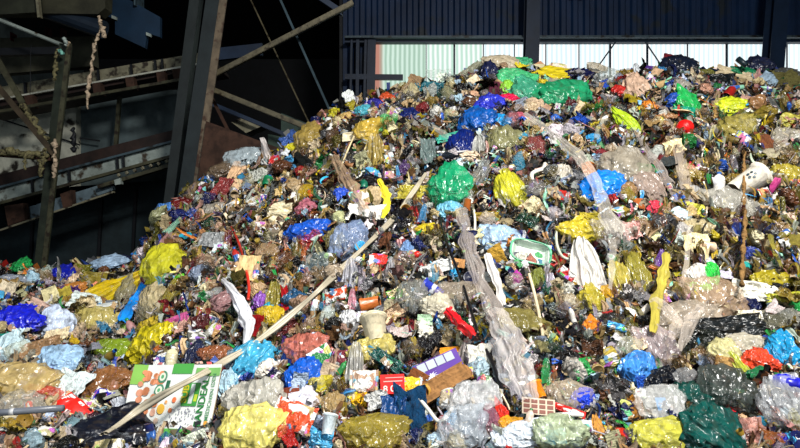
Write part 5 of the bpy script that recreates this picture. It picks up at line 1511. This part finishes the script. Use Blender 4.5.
def tangles(name, seed, N, label):
    """wrinkled slivers of film, the same kinds as the pieces above but past counting"""
    gg = random.Random(seed); verts = []; faces = []; cols = []; done = 0
    while done < N:
        a, b = gg.uniform(-50, 1050), gg.uniform(60, 480)
        if b < sil(min(max(a, 0), 1100)) + 1 or not free(a, b): done += 1; continue
        i = (a - GX[0]) / 4; j = (b - GY[0]) / 4; q = LAT[int(j):int(j)+2, int(i):int(i)+2]; done += 1
        if q.size < 4 or np.isnan(q).any(): continue
        Y = float(q.mean()); Y = float(solve(a, b) or Y)
        p = Vector(((a-400)/F*Y, Y, EYE + (224-b)/F*Y)) + Vector((0, -.7, .7)) * gg.uniform(0, .07)
        z = zone(a, b); hang = gg.random() < .25 + .5 * z[3] + .2 * z[0]
        L = gg.uniform(.035, .105) * (.45 + .55 * Y / 5) * ((1.35 + .5 * z[3]) if hang else 1); W = L * gg.uniform(.10, .38)
        d = (Vector((gg.gauss(0, .3), gg.gauss(-.3, .3), -1)) if hang else Vector((gg.gauss(0, 1), gg.gauss(0, .5), gg.gauss(0, .8)))).normalized()
        e = d.cross(Vector((gg.gauss(0, .5), -1, gg.gauss(.4, .5)))).normalized(); nn = e.cross(d).normalized()
        k1, k2, ph, tw = gg.uniform(-1.2, 1.2), gg.uniform(2, 6), gg.uniform(0, 6), gg.uniform(-1, 1)
        base = len(verts); nu, nv = 4, 6
        for vv in range(nv):
            t = vv / (nv - 1); w = W * gg.uniform(.45, 1.35); ang = tw * (t - .5) * 2
            ee = e * math.cos(ang) + nn * math.sin(ang); n2 = nn * math.cos(ang) - e * math.sin(ang)
            c0 = p + d * (t - .5) * L + nn * k1 * L * .35 * (t - .5) ** 2 * 4 + e * L * .12 * math.sin(t * k2 + ph)
            for uu in range(nu): verts.append(c0 + ee * w * (uu / (nu - 1) - .5) + n2 * w * (.22 if uu % 2 else -.22) * gg.uniform(.4, 1.3))
        c = pick_color(a, b, gg)
        rr_ = gg.random()
        if rr_ < .16: c = gg.choice(['white', 'cream', 'grey', 'beige'])
        elif rr_ < .42: c = gg.choice(['black', 'dark grey', 'brown', 'olive', 'black'])
        c = jitter(PAL[c][0], gg)
        for vv in range(nv - 1):
            for uu in range(nu - 1): faces.append((base+vv*nu+uu, base+vv*nu+uu+1, base+(vv+1)*nu+uu+1, base+(vv+1)*nu+uu)); cols.append(c)
    me = bpy.data.meshes.new(name); me.from_pydata([tuple(v) for v in verts], [], faces)
    ca = me.color_attributes.new('Col', 'FLOAT_COLOR', 'CORNER')
    ca.data.foreach_set('color', np.repeat(np.array(cols, dtype=np.float32), 4, axis=0).ravel())
    me.materials.append(M['shredfilm']); o = bpy.data.objects.new(name, me); col.objects.link(o); tag(o, label, 'litter', None, 'stuff')
tangles('film_litter', 9, 27000, 'tangled slivers of plastic film tucked all over the heap')

# crest seen from behind and the slope beyond it stay covered too
def back_litter():
    gg = random.Random(77); verts = []; faces = []; cols = []
    for i in range(9000):
        px = gg.uniform(-150, 1100); yc = float(np.interp(px, CX, CY)); Y = yc + gg.uniform(-.1, 3.0) ** 1.0 * 1.0; X = (px - 400) / F * yc * Y / yc
        z = float(H(X, Y)); p = Vector((X, Y, z + gg.uniform(0, .04)))
        s = gg.uniform(.04, .12); d = Vector((gg.gauss(0, 1), gg.gauss(0, 1), gg.gauss(0, .5))).normalized(); e = d.cross(Vector((gg.gauss(0, 1), gg.gauss(0, 1), gg.gauss(0, 1)))).normalized()
        b = len(verts); verts += [p - d*s - e*s*.5, p + d*s - e*s*.5, p + d*s + e*s*.4, p - d*s + e*s*.6]; faces.append((b, b+1, b+2, b+3)); cols.append(jitter(PAL[pick_color(px, 90, gg)][0], gg))
    me = bpy.data.meshes.new('shredded_litter'); me.from_pydata([tuple(v) for v in verts], [], faces)
    ca = me.color_attributes.new('Col', 'FLOAT_COLOR', 'CORNER'); ca.data.foreach_set('color', np.repeat(np.array(cols, dtype=np.float32), 4, axis=0).ravel())
    me.materials.append(M['shreds']); o = bpy.data.objects.new('shredded_litter', me); col.objects.link(o)
    tag(o, 'mixed shreds on the slope behind the crest', 'litter', None, 'stuff')
back_litter()

# ------------------------------------------------------------------ leave out what lies wholly buried
bpy.context.view_layer.update()
dg = bpy.context.evaluated_depsgraph_get()
eye = Vector((0, 0, EYE)); kept = []
for rec in FILL:
    o = rec[0]; vs = o.data.vertices; n = len(vs); mw = o.matrix_world; seen = 0
    px, py = rec[3], rec[4]
    for q in range(36):
        w = mw @ vs[(q * 7919 + 13) % n].co; d = (w - eye); L = d.length
        if abs(w.x / w.y * F) > 404 or abs((w.z - EYE) / w.y * F) > 228: continue
        ok, loc, nn, idx, ob, m_ = sc.ray_cast(dg, eye, d.normalized(), distance=L + .02)
        if ok and ob is not None and ob.name == o.name and (loc - w).length < .02 + .3 * o.scale.x: seen += 1
        if seen >= 3: break
    if seen >= 2: kept.append(rec)
    else:
        for ch in list(o.children): bpy.data.objects.remove(ch)
        bpy.data.objects.remove(o)
print('SMALL', len(FILL), 'kept', len(kept), {k: sum(1 for r in kept if r[1] == k) for k in kinds})

# ------------------------------------------------------------------ words for the small pieces: what they are and between which things they lie
LM = [(a, b, s, r) for a, b, r, s, m, *_ in OCC]
lab = {}
for rec in kept:
    o, k, c, px, py, s = rec
    near = sorted(LM, key=lambda q: (q[0]-px)**2 + (q[1]-py)**2 - 60 * q[3])
    n1 = near[0]; n2 = next(q for q in near[1:] if q[2] != n1[2])
    size = 'tiny' if s < 9 else ('small' if s < 14 else ('medium' if s < 20 else 'large'))
    dx, dy = px - n1[0], py - n1[1]
    r0 = math.hypot(dx, dy)
    w1, w2 = n1[2], n2[2]
    if len(w1.split()) > 4: w1 = ' '.join(w1.split()[-4:])
    if len((w1 + ' ' + w2).split()) > 6: w2 = ' '.join(w2.split()[-3:])
    if r0 < n1[3] * .8: t = '%s %s %s on the %s towards the %s' % (size, c, KW[k], w1, w2)
    elif abs(dy) > abs(dx) * 1.3: t = '%s %s %s %s the %s near the %s' % (size, c, KW[k], 'above' if dy < 0 else 'below', w1, w2)
    else: t = '%s %s %s between the %s and the %s' % (size, c, KW[k], w1, w2)
    lab.setdefault(t, []).append(rec)
for t, rs in lab.items():
    rs.sort(key=lambda r: r[4])
    for i, r in enumerate(rs):
        o = r[0]; u = t
        if len(rs) > 1: u = t + (', upper one' if i == 0 else (', lower one' if i == len(rs) - 1 else ', middle one'))
        w = u.split()
        o['label'] = u; o['category'] = SM[r[1]][1]; o['group'] = GRP[r[1]]
mx = max(len(o['label'].split()) for o, *_ in kept); print('LABELS', len(lab), 'longest', mx)
for o in list(bpy.data.objects):
    if 'keep' in o: del o['keep']
